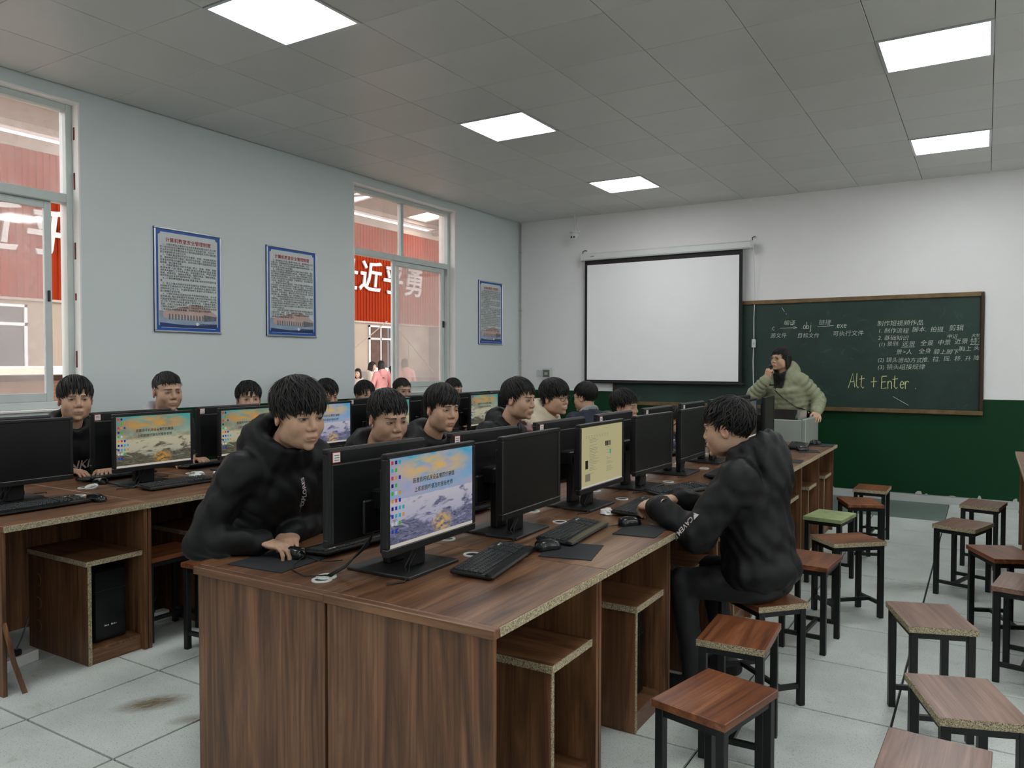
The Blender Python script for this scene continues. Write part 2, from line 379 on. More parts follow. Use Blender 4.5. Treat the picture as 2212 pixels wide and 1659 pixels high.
# ceiling
CX0, CY0, CPX, CPY = -4.93, 2.78, .618, .6
mb = MB(); mb.bb(XL-.3, XR+.3, YB-.3, YF+.3, ZC+.02, ZC+.12)
ceil = struct('ceiling', mb, plain('ceiling_gap', lin(70, 70, 68), .9))
LIGHTS = [(i, j) for i in (2, 7, 12) for j in (-8, -4, 0, 4, 8)]
cm_ = MB(); cm_.cbox((0, 0, .01), (CPX-.004, CPY-.004, .02), .002); cmesh = cm_.mesh('ceiling_panel', M['ceiling_panel'])
far = MB()
for i in range(-2, 17):
    for j in range(-10, 12):
        if (i, j) in LIGHTS: continue
        x0, x1, y0, y1 = CX0+i*CPX, CX0+(i+1)*CPX, CY0+j*CPY, CY0+(j+1)*CPY
        cx0, cx1, cy0, cy1 = max(x0, XL), min(x1, XR), max(y0, YB), min(y1, YF)
        if cx1-cx0 < .03 or cy1-cy0 < .03: continue
        full = (cx0, cx1, cy0, cy1) == (x0, x1, y0, y1)
        if x1 < 3.2 and y1 > 1.5:
            if full: ob('ceiling_panel', cmesh, ceil, ((x0+x1)/2, (y0+y1)/2, ZC))
            else: q = MB(); q.cb(cx0+.002, cx1-.002, cy0+.002, cy1-.002, ZC, ZC+.02, .002); q.build('ceiling_panel', M['ceiling_panel'], ceil)
        else: far.bb(cx0+.002, cx1-.002, cy0+.002, cy1-.002, ZC, ZC+.02)
tag(far.build('ceiling_panels', M['ceiling_panel'], ceil), kind='stuff')
LL = {(2, 0): 'nearest square ceiling light above the students', (2, 4): 'second square ceiling light in the row above the students', (2, 8): 'farthest square ceiling light, before the projection screen', (7, 4): 'larger square ceiling light at upper right, over the stool aisle', (7, 8): 'smaller square ceiling light at right, before the chalkboard'}
fr = MB()
for sx in (-1, 1):
    fr.bb(sx*.298-.01, sx*.298+.01, -.29, .29, -.006, .014); fr.bb(-.308, .308, sx*.288-.01, sx*.288+.01, -.006, .014)
frm = fr.mesh('light_frame', M['alu_bright']); df = MB(); df.cbox((0, 0, .002), (.578, .556, .008), .003); dfm = df.mesh('diffuser', M['panel_light'])
for (i, j) in LIGHTS:
    t = thing('ceiling_light', LL.get((i, j), 'unseen square ceiling light, %s column from the windows, %s from the back wall' % (ORD[(i-2)//5], ORD[(j+8)//4])), 'ceiling light', (CX0+(i+.5)*CPX, CY0+(j+.5)*CPY, ZC), 0, 'square ceiling lights')
    ob('frame', frm, t); ob('diffuser', dfm, t)
# walls with paint split at WG
def wall_boxes(mb, ax, p, th, lo, hi, openings, z0=0, z1=ZC+.1):
    """ax 0: wall normal along x at x=p..p+th, running lo..hi along y; openings (a,b,za,zb). slot 0 paint, 1 green, 2 reveal"""
    cuts = sorted({lo, hi, *[o[0] for o in openings], *[o[1] for o in openings]})
    def put(a, b, za, zb):
        for (u, v, mi) in ((za, min(zb, WG), 1), (max(za, WG), zb, 0)):
            if v-u > 1e-4:
                if ax == 0: mb.bb(min(p, p+th), max(p, p+th), a, b, u, v, mi)
                else: mb.bb(a, b, min(p, p+th), max(p, p+th), u, v, mi)
    for a, b in zip(cuts[:-1], cuts[1:]):
        op = [o for o in openings if o[0] <= a+1e-6 and o[1] >= b-1e-6]
        if not op: put(a, b, z0, z1)
        else: put(a, b, z0, op[0][2]); put(a, b, op[0][3], z1)
W1, W2 = (1.37, 3.16), (5.98, 7.77); WZ0, WZ1 = 1.135, 3.335
mb = MB(); wall_boxes(mb, 0, XL, -.24, YB-.3, YF+.3, [(*W1, WZ0, WZ1), (*W2, WZ0, WZ1), (-1.9, -.1, WZ0, WZ1)])
struct('wall_left', mb, [M['wall_white'], M['wall_green']])
mb = MB(); wall_boxes(mb, 1, YF, .24, XL-.24, XR+.24, [], z0=.085); mb.bb(XL-.24, XR+.24, YF+.004, YF+.24, -.02, .085, 2)
wf = struct('wall_front', mb, [M['wall_front'], M['wall_green'], M['bare_plaster']])
rng = random.Random(3)
for k in range(9):                                               # flaked paint along the foot of the green wall
    x = -1.4+k*.24+rng.uniform(-.1, .1)
    q = MB(); n = 7; hgt = rng.choice([.008, .015, .03, .05]); wd = rng.uniform(.010, .035)
    pts = [(x+wd*math.cos(2*PI*i/n)*rng.uniform(.6, 1.1), YF-.0015, .088+max(-.006, hgt*math.sin(2*PI*i/n)*rng.uniform(.6, 1.2))) for i in range(n)]
    q.add(pts+[(a, b+.003, c) for a, b, c in pts], [tuple(range(n))]+[(i, i+n, (i+1) % n+n, (i+1) % n) for i in range(n)]); q.build('paint_flake', M['bare_plaster'], wf)
mb = MB(); wall_boxes(mb, 0, XR, .24, YB-.3, YF+.3, [(-1.5, .3, WZ0, WZ1), (2.0, 3.8, WZ0, WZ1), (5.4, 7.2, WZ0, WZ1)])
struct('wall_right', mb, [M['wall_white'], M['wall_green']])
mb = MB(); wall_boxes(mb, 1, YB, -.24, XL-.24, XR+.24, []); struct('wall_back', mb, [M['wall_white'], M['wall_green']])
# window reveals (plaster lining) and aluminium windows
def window(name, x, y0, y1, sashes, side=-1):
    """frame plane at x; sashes: list of (ya, yb, dx)"""
    root = bpy.data.objects.new(name, None); COL.objects.link(root); tag(root, kind='structure'); root.location = (x, y0, WZ0)
    def part(nm, m, mat): return m.build(nm, mat, root, loc=(-x, -y0, -WZ0))
    q = MB(); xa = XL if side < 0 else XR; t = .012
    xo = xa+side*.24
    for (a, b, c, d) in ((y1-t, y1, WZ0, WZ1), (y0, y0+t, WZ0, WZ1)): q.bb(min(xa-side*.002, xo), max(xa-side*.002, xo), a, b, c, d)
    q.bb(min(xa-side*.002, xo), max(xa-side*.002, xo), y0+t, y1-t, WZ1-t, WZ1); q.bb(min(xa-side*.015, xo), max(xa-side*.015, xo), y0+t, y1-t, WZ0, WZ0+t)
    part('reveal', q, M['reveal_white'])
    ya, yb, za, zb = y0+t, y1-t, WZ0+t, WZ1-t; tz = 2.62; fd = .045
    for nm, (a, b, c, d) in dict(jamb=(ya, ya+.045, za, zb), jamb_=(yb-.045, yb, za, zb), head=(ya+.045, yb-.045, zb-.045, zb), sill_rail=(ya+.045, yb-.045, za, za+.05), transom=(ya+.045, yb-.045, tz, tz+.065)).items():
        q = MB(); q.cb(x-fd, x+fd, a, b, c, d, .004); part(nm.strip('_'), q, M['alu'])
    ym = (ya+yb)/2
    q = MB(); q.cb(x-.025, x+.025, ym-.025, ym+.025, tz+.065, zb-.045, .003); part('mullion', q, M['alu'])
    for a, b in ((ya+.045, ym-.025), (ym+.025, yb-.045)):
        q = MB(); q.bb(x-.003, x+.003, a, b, tz+.065, zb-.045); part('pane', q, M['dusty_glass'])
    for (a, b, dx) in sashes:
        q = MB(); s = .05; lo, hi = za+.052, tz-.002
        for (c, d, e, f) in ((a, a+s, lo, hi), (b-s, b, lo, hi), (a+s, b-s, lo, lo+.06), (a+s, b-s, hi-.05, hi)): q.cb(x+dx-.014, x+dx+.014, c, d, e, f, .003)
        o = part('sash', q, M['alu'])
        g = MB(); g.bb(x+dx-.003, x+dx+.003, a+s, b-s, lo+.06, hi-.05); g.build('pane', M['dusty_glass'], o)
        g = MB(); g.cbox((x+dx+.02, b-s/2, lo+.75), (.014, .018, .08), .004); g.build('latch', M['black_plastic'], o)
    return root
w1 = window('window_1', -5.69, *W1, [(1.43, 2.27, .016), (2.2, 3.02, -.018)])
w2 = window('window_2', -5.69, *W2, [(6.70, 7.66, .016), (6.80, 7.72, -.018)])
q = MB()                                                            # torn tape left on the jamb of the near window
for z, hh in ((3.12, .09), (2.78, .12), (2.28, .12), (1.95, .05), (1.5, .12)):
    q.bb(-5.63, -5.612, 3.146, 3.149, z-hh/2, z+hh/2)
o = q.build('tape_scraps', M['tear_red'], w1, loc=(5.69, -W1[0], -WZ0)); tag(o, kind='stuff')
window('window_3', -5.69, -1.9, -.1, [(-1.85, -1.0, .016), (-1.0, -.15, -.018)])
for k, (a, b) in enumerate(((-1.5, .3), (2.0, 3.8), (5.4, 7.2))): window('window_%d' % (k+4), XR+.12, a, b, [(a+.05, a+.92, .016), (a+.9, b-.05, -.018)], 1)
# wall pipe in the corner
q = MB(); q.tube([(XL+.03, YF-.012, 1.12), (XL+.03, YF-.012, ZC-.01)], .009, 8)
for z in (1.5, 2.2, 3.0): q.bb(XL+.017, XL+.043, YF-.024, YF, z, z+.015)
tag(q.build('trim_1', M['dirty_white']), kind='structure')

# ------------------------------------------------------------------ the covered yard beyond the windows
FX = -16.0
q = MB(); q.bb(-16.6, XL-.24, -14, 40, -.3, -.12); tag(q.build('yard_ground', M['yard_floor']), kind='structure')
fac = thing('yard_facade', 'pale building beyond the windows with orange corrugated cladding', 'building', (FX, 15, 0))
def fpart(nm, m, mat, par=None): return m.build(nm, mat, par or fac, loc=(-FX, -15, 0) if par is None else None)
q = MB(); q.bb(FX-.3, FX, -14, 40, -.2, 2.74, 0); fpart('wall', q, M['sand_wall'])
q = MB(); q.bb(FX, FX+.02, -14, 40, -.2, 1.22); fpart('base_band', q, M['grey_base'])
q = MB(); pitch = .13; y = -14.0; prof = []
while y < 40: prof += [(y, 0), (y+.07, 0), (y+.085, .03), (y+.115, .03)]; y += pitch
vs = [(FX+.05+d, yy, z) for z in (2.72, 5.62) for yy, d in prof]; n = len(prof)
q.add(vs, [(i, i+1, n+i+1, n+i) for i in range(n-1)]); tag(fpart('corrugated_sheet', q, M['orange_cladding']), kind='stuff')
q = MB(); q.bb(FX, FX+.11, -14, 40, 2.68, 2.73); fpart('drip_edge', q, M['roof_steel'])
def fwin(y0, y1, z0, z1, cur):
    q = MB(); q.bb(FX-.02, FX+.015, y0, y1, z0, z1); o = fpart('window', q, M['dark_window'])
    q = MB(); t = .05; zm = z0+(z1-z0)*.70; ym = (y0+y1)/2
    for a, b, c, d in ((y0, y1, z0, z0+t), (y0, y1, z1-t, z1), (y0, y0+t, z0, z1), (y1-t, y1, z0, z1), (y0, y1, zm-.03, zm+.03), (ym-.025, ym+.025, z0, z1)): q.bb(FX, FX+.05, a, b, c, d)
    q.build('window_frame', M['reveal_white'], o)
    if cur:
        q = MB(); yy = y0+.06
        while yy < y0+(y1-y0)*cur: q.tube([(FX+.025, yy, z0+.05), (FX+.025, yy, z1-.05)], .03, 5); yy += .05
        q.build('curtain', M['curtain'], o)
    q = MB(); q.cb(FX, FX+.14, y0-.06, y1+.06, z0-.07, z0, .01); q.build('sill', M['reveal_white'], o)
fwin(17.80, 18.85, 1.28, 2.62, .8); fwin(6.2, 7.98, 1.33, 2.6, 0); fwin(11.5, 13, 1.3, 2.6, .4); fwin(23, 24.2, 1.3, 2.6, .3)
q = MB(); q.bb(FX, FX+.45, 20.8, 22.0, -.2, 2.68); fpart('pillar', q, M['grey_base'])
q = MB(); q.bb(FX, FX+.02, 19.72, 20.18, 1.62, 2.16); fpart('notice', q, plain('notice_paper', lin(176, 168, 150), .8, vary=.2))
for a, b in ((15.9, 19.2), (19.2, 21.9)):
    q = MB(); q.tube([(FX+.4, 18.45 if a > 18 else a-.6, 2.75 if a > 18 else 1.0), (FX+.4, 20.5 if a > 18 else 18.2, 1.2 if a > 18 else 2.75)], .018, 6); fpart('tie_rod', q, M['roof_steel'])
def text_mesh(name, s, size, mat, ext=0.0, offset=0.0, res=2, align='LEFT', shear=0.0, space=1.0):
    cu = bpy.data.curves.new(name, 'FONT'); cu.body = s; cu.size = size; cu.extrude = ext; cu.offset = offset; cu.resolution_u = res
    cu.align_x = align; cu.shear = shear; cu.space_character = space; cu.space_line = 1.0
    o = bpy.data.objects.new(name, cu); COL.objects.link(o)
    dg = bpy.context.evaluated_depsgraph_get(); me = bpy.data.meshes.new_from_object(o.evaluated_get(dg))
    bpy.data.objects.remove(o); bpy.data.curves.remove(cu); me.materials.clear(); me.materials.append(mat); me.name = name; return me
def xf(me, Mx): me.transform(Mx); return me
# text lies in local XY; basis matrices put it on a wall
def basis(origin, ux, uy):
    ux = Vector(ux).normalized(); uy = Vector(uy).normalized(); uz = ux.cross(uy)
    m = Matrix((ux, uy, uz)).transposed().to_4x4(); m.translation = Vector(origin); return m
def facade_char(ch, y, z, size, rot):
    me = text_mesh('facade_letter', ch, size, M['white_letter'], ext=.02, offset=.014, shear=.12)
    xf(me, basis((FX+.14, y, z), (0, math.cos(rot), math.sin(rot)), (0, -math.sin(rot), math.cos(rot))))
    ob('letter', me, fac, (-FX, -15, 0))
for k, ch in enumerate('力行近乎仁'): facade_char(ch, 4.63+1.08*k, 3.70, 1.0, -.02)
for k, ch in enumerate('知耻近乎勇'): facade_char(ch, 15.15+1.04*k, 3.72, .98, -.02)
# roof over the yard: tilted sheets with skylight gaps between them, steel beams
roof = thing('yard_roof', 'steel roof with skylights over the yard beyond the windows', 'roof', (FX-.3, 13, 5.72)); roof.rotation_euler = (0, -.10, 0)
RL = 10.3
def rpart(nm, m, mat): return m.build(nm, mat, roof)
yy = -10.2
while yy < 27:                                                     # sheets leave a skylight strip every 3.5 m
    q = MB(); q.bb(0, RL, yy, yy+2.5, .30, .34); rpart('roof_sheet', q, M['roof_sheet'])
    for a, b in ((0, .6), (1.7, 4.4), (5.6, 8.4), (9.6, RL)): q = MB(); q.bb(a, b, yy+2.5, yy+3.5, .30, .34); rpart('roof_infill', q, M['roof_sheet'])
    yy += 3.5
for y in (-9.5, -3.4, 2.2, 8.0, 14.0):
    q = MB(); q.bb(0, RL, y-.09, y+.09, -.02, .01); q.bb(0, RL, y-.09, y+.09, .16, .19); q.bb(0, RL, y-.012, y+.012, .01, .16); rpart('roof_beam', q, M['roof_steel'])
    q = MB(); q.tube([(1.6, y-.1, -.05), (4.2, y+2.4, .2)], .03, 6); rpart('roof_brace', q, M['roof_steel']); q = MB(); q.tube([(1.6, y-.1, -.05), (4.2, y-2.4, .2)], .03, 6); rpart('roof_brace', q, M['roof_steel'])
for x in (.5, 2.4, 4.4, 6.4, 8.4):
    q = MB(); q.bb(x-.04, x+.04, -10.2, 27, .19, .30); rpart('purlin', q, M['roof_steel'])
q = MB(); q.bb(.25, .37, -10.2, 27, -.14, .1); rpart('eaves_girder', q, M['roof_steel'])
# low brick planter wall in the yard by the near window
pl = thing('planter_wall', 'low ribbed brick wall with white coping outside the near window', 'wall', (-8, 3, -.12))
q = MB(); q.bb(-.12, .12, -6, 1.9, 0, 1.47); q.build('brickwork', M['brick_low'], pl)
q = MB(); q.cb(-.17, .17, -6, 1.95, 1.47, 1.56, .01); q.build('coping', M['reveal_white'], pl)
# ------------------------------------------------------------------ things on the walls
# chalkboard
bd = thing('chalkboard', 'large green chalkboard with chalk notes on the front wall', 'chalkboard', (-2.07, YF, .97))
def bpart(nm, m, mat, par=None): return m.build(nm, mat, par or bd, loc=(2.07, -YF, -.97) if par is None else None)
BX0, BX1, BZ0, BZ1 = -4.12, -.03, .965, 2.205
q = MB(); q.bb(BX0, BX1, YF-.025, YF-.002, BZ0, BZ1); bpart('board', q, M['chalkboard'])
q = MB(); q.cb(BX0-.01, BX1+.01, YF-.045, YF, BZ1-.04, BZ1+.008, .006); bpart('top_rail', q, M['brass_frame'])
q = MB(); q.cb(BX0-.01, BX1+.01, YF-.055, YF, BZ0-.02, BZ0+.025, .006); bpart('chalk_rail', q, M['brass_frame'])
for a in (BX0-.012, BX1-.03):
    q = MB(); q.cb(a, a+.042, YF-.048, YF, BZ0-.02, BZ1+.008, .012); bpart('side_rail', q, M['dark_frame'])
def chalk(s, x, z, size, rot=0.0, mat='chalk', off=-.0011, shear=.15, ysq=1.0):
    me = text_mesh('chalk_text', s, size, M[mat], offset=off*size/.05*.55, shear=shear, res=2)
    xf(me, basis((x, YF-.027, z), (math.cos(rot), 0, math.sin(rot)), (-math.sin(rot), 0, math.cos(rot))))
    tag(ob('chalk_text', me, bd, (2.07, -YF, -.97)), kind=None)
CH = [('编译', -2.00, 1.920, .064), ('链接', -1.62, 1.915, .066), ('源文件', -2.15, 1.775, .062), ('目标文件', -1.85, 1.775, .060), ('可执行文件', -1.47, 1.785, .064),
      ('制作短视频作品', -1.02, 1.888, .064), ('1. 制作流程', -1.01, 1.812, .060), ('脚本.', -.68, 1.815, .062), ('拍摄.', -.51, 1.815, .062), ('剪辑', -.34, 1.822, .068),
      ('2. 基础知识', -1.01, 1.735, .060), ('中近', -.355, 1.742, .050), ('大特写', -.135, 1.750, .042), ('(1) 景别:', -1.0, 1.665, .056), ('远景', -.775, 1.665, .064), ('全景', -.60, 1.672, .062),
      ('中景', -.44, 1.675, .062), ('近景', -.285, 1.682, .062), ('特写', -.145, 1.686, .064), ('景>人', -.83, 1.580, .060), ('全身', -.615, 1.585, .060), ('膝上脚下', -.475, 1.582, .058), ('胸上', -.245, 1.608, .058), ('头部', -.115, 1.618, .056),
      ('(2) 镜头运动方式:', -1.01, 1.498, .058), ('推.', -.585, 1.500, .058), ('拉.', -.485, 1.503, .060), ('摇.', -.385, 1.506, .060), ('移.', -.285, 1.508, .060), ('升', -.19, 1.510, .058), ('降', -.115, 1.514, .056), ('跟', -.055, 1.516, .048), ('(3) 镜头组接规律', -1.01, 1.415, .062)]
for s, x, z, sz in CH: chalk(s, x, z, sz, random.uniform(-.03, .05))
def strokes(name, lines, x, z, sc, r, mat):
    q = MB()
    for ln in lines: q.tube([(x+a*sc, YF-.027, z+b*sc) for a, b in ln], r, 5)
    tag(q.build(name, M[mat], bd, loc=(2.07, -YF, -.97)), kind='stuff')
def arc(cx, cy, rx, ry, a0, a1, n=10): return [(cx+rx*math.cos(math.radians(a0+(a1-a0)*i/n)), cy+ry*math.sin(math.radians(a0+(a1-a0)*i/n))) for i in range(n+1)]
LET = {'A': [[(0, 0), (.38, 1.0), (.55, .05)], [(.15, .4), (.5, .45)]], 'l': [[(.1, 1.0), (.05, .2), (.2, .02), (.28, .1)]], 't': [[(.15, .85), (.1, .15), (.25, 0), (.35, .1)], [(-.05, .6), (.38, .66)]], '+': [[(0, .42), (.5, .46)], [(.25, .75), (.22, .08)]],
       'E': [[(.05, .8), (.0, 0), (.42, .05)], [(.05, .8), (.45, .82)], [(.03, .42), (.36, .45)]], 'n': [[(0, .5), (.02, 0)], [(.02, .35)]+arc(.17, .3, .14, .2, 150, 0)+[(.32, 0)]], 'e': [[(.02, .25), (.3, .3)]+arc(.17, .26, .15, .22, 10, 320)], 'r': [[(.03, .5), (.05, 0)], [(.05, .3)]+arc(.2, .3, .14, .2, 140, 40)],
       'c': [arc(.2, .25, .18, .24, 45, 315)], 'o': [arc(.17, .25, .16, .24, 90, 450, 14)], 'b': [[(.03, .95), (.03, .02)], arc(.18, .24, .15, .22, 170, -170, 12)], 'j': [[(.15, .55), (.15, -.25), (.0, -.38)], [(.15, .75), (.16, .78)]], 'x': [[(0, .5), (.32, 0)], [(.32, .5), (0, 0)]], '.': [[(.03, .02), (.06, .05)]]}
def hand(txt, x, z, sc, r, mat, step, xs=1.0):
    ls = []; cx = 0
    for ch in txt:
        if ch == ' ': cx += .35; continue
        ls += [[((a+cx)*xs, b) for a, b in l] for l in LET[ch]]; cx += step.get(ch, .42)
    strokes('chalk_stroke', ls, x, z, sc, r, mat)
hand('Alt + Enter .', -1.30, 1.205, .165, .0042, 'chalk_yellow', {'A': .62, 'l': .35, 't': .55, '+': .5, 'E': .52, 'n': .42, 'e': .38, 'r': .45}, .74)
hand('.c', -2.14, 1.862, .075, .0026, 'chalk', {'.': .2}); hand('.obj', -1.80, 1.868, .085, .0026, 'chalk', {'.': .2, 'o': .4, 'b': .42}); hand('.exe', -1.44, 1.872, .085, .0026, 'chalk', {'.': .2, 'e': .4, 'x': .42})
strokes('chalk_stroke', [[(-2.04, 1.885), (-1.85, 1.885)], [(-1.89, 1.905), (-1.85, 1.885), (-1.89, 1.875)], [(-1.63, 1.89), (-1.46, 1.90)]], 0, 0, 1, .0025, 'chalk')
strokes('chalk_stroke', [[(-.78, 1.652), (-.65, 1.655)], [(-.145, 1.674), (-.02+.0, 1.676)], [(-2.02, 2.12), (-1.99, 2.07)], [(-1.975, 2.05), (-1.965, 2.04)], [(-.85, 1.12), (-.7, 1.03)]], 0, 0, 1, .0022, 'chalk')
# projection screen hanging before the board
ps = thing('projection_screen', 'white pull-down projection screen with black border', 'projection screen', (-3.5, 9.2, 1.2))
def spart(nm, m, mat, par=None): return m.build(nm, mat, par or ps, loc=(3.5, -9.2, -1.2) if par is None else None)
SY = 9.20
def at(px, py, Y=SY):
    d = _R @ Vector((px-1106, -(py-829.5), -1673.81)); return Vector((0, 0, CAMZ))+d*(Y/d.y)
sx0, sx1 = at(1263, 700).x, at(1603, 700).x; sz0, sz1 = at(1264, 825).z, at(1264, 563).z
q = MB(); q.bb(sx0, sx1, SY, SY+.004, sz0, sz1); spart('black_border', q, M['screen_border'])
q = MB(); q.bb(sx0+.036, sx1-.04, SY-.003, SY, sz0+.03, sz1-.065); spart('white_sheet', q, M['screen_white'])
q = MB(); q.tube([(sx0-.01, SY, sz0), (sx1+.03, SY, sz0)], .014, 8); spart('weight_bar', q, M['screen_border'])
q = MB(); q.cb(sx0-.04, sx1+.105, SY-.045, SY+.045, sz1-.005, sz1+.085, .014); c = spart('housing', q, M['white_plastic'])
for x in (sx0-.04, sx1+.10):
    q = MB(); q.cb(x-.012, x+.014, SY-.05, SY+.05, sz1-.012, sz1+.092, .012); q.build('end_cap', M['white_plastic'], c)
    q = MB(); q.tube([(x+.01, SY, sz1+.09), (x+.01, SY, sz1+.12), (x+.02, SY+.05, sz1+.14), (x+.02, YF, sz1+.14)], .006, 6); spart('hook', q, M['black_metal'])
q = MB()
for k in range(5): q.bb(sx0+.10+k*.011, sx0+.108+k*.011, SY-.0465, SY-.045, sz1+.036, sz1+.048)
tag(spart('maker_mark', q, M['poster_stone']), kind='stuff')
cx = sx1+.125
q = MB(); q.tube([(sx1+.11, SY, sz1+.03), (cx, SY+.02, sz1-.1), (cx+.004, YF-.03, 2.3), (cx-.002, YF-.05, 2.0), (cx+.002, YF-.055, 1.75)], .005, 6); spart('cable', q, M['white_plastic'])
q = MB(); q.cbox((cx, YF-.055, 1.71), (.045, .026, .1), .008); sw = spart('switch', q, M['white_plastic'])
q = MB(); q.cbox((cx+.004, YF-.07, 1.71), (.012, .008, .018), .002); q.build('button', M['steel_grey'], sw)
q = MB(); q.tube([(cx, YF-.055, 1.66), (cx-.006, YF-.055, 1.5), (cx+.004, YF-.06, 1.2), (cx, YF-.06, .9)], .005, 6); spart('lower_cable', q, M['white_plastic'])
# security camera
sc = thing('security_camera', 'white dome security camera hanging from the ceiling corner', 'camera', (-4.62, 9.12, 3.14))
q = MB(); q.tube([(0, .0, .28), (0, 0, .15), (.005, .01, .06)], .011, 8); q.tube([(.03, .04, .27), (.01, .02, .12), (.05, .02, .06)], .006, 6); q.build('stem', M['white_plastic'], sc)
q = MB(); q.lathe([(.001, .06), (.07, .055), (.072, .045), (.055, .04), (.052, 0)], n=20); q.build('body', M['white_plastic'], sc, True)
q = MB(); q.lathe([(.05, .0), (.047, -.02), (.036, -.04), (.018, -.052), (.001, -.055)], n=20); dm = q.build('dome', M['white_plastic'], sc, True)
for dx in (-.018, .018): q = MB(); q.lathe([(.001, -.004), (.012, -.004), (.012, .004), (.001, .004)], c=(dx-.005, -.043, -.018), n=12, M=Matrix.Rotation(PI/2, 3, 'X')); q.build('lens', M['black_gloss'], dm)
# distribution box and blank plate
eb = thing('breaker_box', 'small white breaker box with window on the front wall', 'breaker box', (-5.09, YF, 1.33))
q = MB(); q.cbox((0, -.025, 0), (.17, .05, .16), .006); q.build('case', M['white_plastic'], eb)
q = MB(); q.cbox((-.02, -.052, .005), (.10, .008, .10), .003); d = q.build('cover', plain('smoke_cover', lin(98, 104, 96), .2), eb)
q = MB(); q.cbox((-.02, -.058, .005), (.045, .006, .035), .002); q.build('breaker', M['dirty_white'], d)
q = MB(); q.cbox((-5.235, YF-.006, 1.34), (.11, .012, .085), .003); tag(q.build('blank_plate', M['white_plastic']), 'flat white blank socket plate beside the breaker box', 'wall plate')
# framed rule posters on the left wall
P1 = ['    1、计算机教室主要用于信息技术教育及教学研究,为计算', '机小组活动和培训教师等专项活动,不准随便它用。应安排一', '定业务水平的专职教师担任计算机教室管理员,负责计算机教', '室日常管理和安全保卫工作。', '    2、计算机教室建设符合安全要求。布局、布线要合理,规', '范。确保电源足够可靠或工程全性安全设施。注意温度湿度磁', '场等室内环境对机器的影响。使用专供计算机设备使用的无源', '磁容器、稳压器等设备。', '    3、计算机管理必须符合防盗、防尘、防毒、防静、防触', '电,防火等“六防”要求。计算机教室必须置有防盗窗,配备', '消防灭火器材(2 个干粉灭火器)、并张贴警示标志。严禁将易燃', '易爆、有毒物品、强腐蚀性物品、强氧化物品、强磁场物品、', '放射性物品及来源不明的软件带入计算机室。', '    4、计算机教室要配备调温,调湿设备,保持良好的室内温', '度。', '    5、建立计算机网络安全技术支撑平台,定期进行病毒查杀', '和网络安全漏洞检测,严防病毒侵入和黑客攻击,确保计算机', '网络系统正常工作。不得随意使用外来软件,必须使用时,须', '经过病毒检查和处理。', '    6、计算机网电必须单独设线,不和照明电路混用。设七周', '配电箱(板),每台电脑置配专用插座,设有良好的接地线,计算', '机教室管理员每天上班要检查电路电压,开关空换气。做好保', '洁工作,下班时切断电源,要建立管理手册。记载每天温度、', '湿度、日常工作及偶发事件。计算机教室要有漏电保护设施。', '计算机数量超过10台的机房必须使用空气开关,不得使用闸', '刀,电线接头不能用金属裸露。所有电源设备必须有接地']
P2 = ['    7、放寒暑假天气至少每周开机两小时。最保要保证日常', '长期正常。管理要做好电,定期检查维护消防器材。校工', '能物更好。室内工作人员全掌握灭火器材的使用灭火器,一旦', '发生火警,能立即采取灭火措施。', '    8、计算机教室设备要按编号采用运行情况记录簿。格品', '检查机主学课程要安规格等设备保养。严格控制外来磁盘等', '拷,定期做好设备检测和保养工作。做出计算机使用主登簿。', '编接等情况的及时回执。信息,维护和保障,计算机及主防控', '的,要让学的管理主对应管理、不准带到设、及时维修,数', '主机线、排查要及时上报。', '    9、配发学生使用计算机时、手先示范要与编辑同科,(生', '手自查阅。家长维护软件等,不允圆片网上查找。不改主电脑', '配置整理。不允圆点发文件后。不更改电脑程序整理(改电脑桌', '面。计制术机、网络地址等),未去批准不许下载,安装其', '他程软件。不能查看文。播放任件文书不良信息光盘。使用存', '储设备(U盘、数码硬盘、MP3、移动硬盘)入机房。', '    10、计算机教室管理员同时必须安排任配用的专业。定期', '查看网络。设备及网络的安全状况,不得将机内电脑的用户程号', '及密码同告他人。防止高级网内病毒及相关病毒传染。安装能', '及电脑的病毒防护及跟踪安全防护工作。定期对重要文件主库', '主电脑等信息安行备份,在存服中主片重要文件一般工保护及', '注销查的设备信息。', '    11、计算机教室周保工管理约室内结束,并提供设备出处', '设备信常号、数数、品牌、购置时间、性能过、相检测材,并', '安守,所造定期检查、定期检修。严禁重要不许擅自更改', '保护教室内设备主更改进行登记']
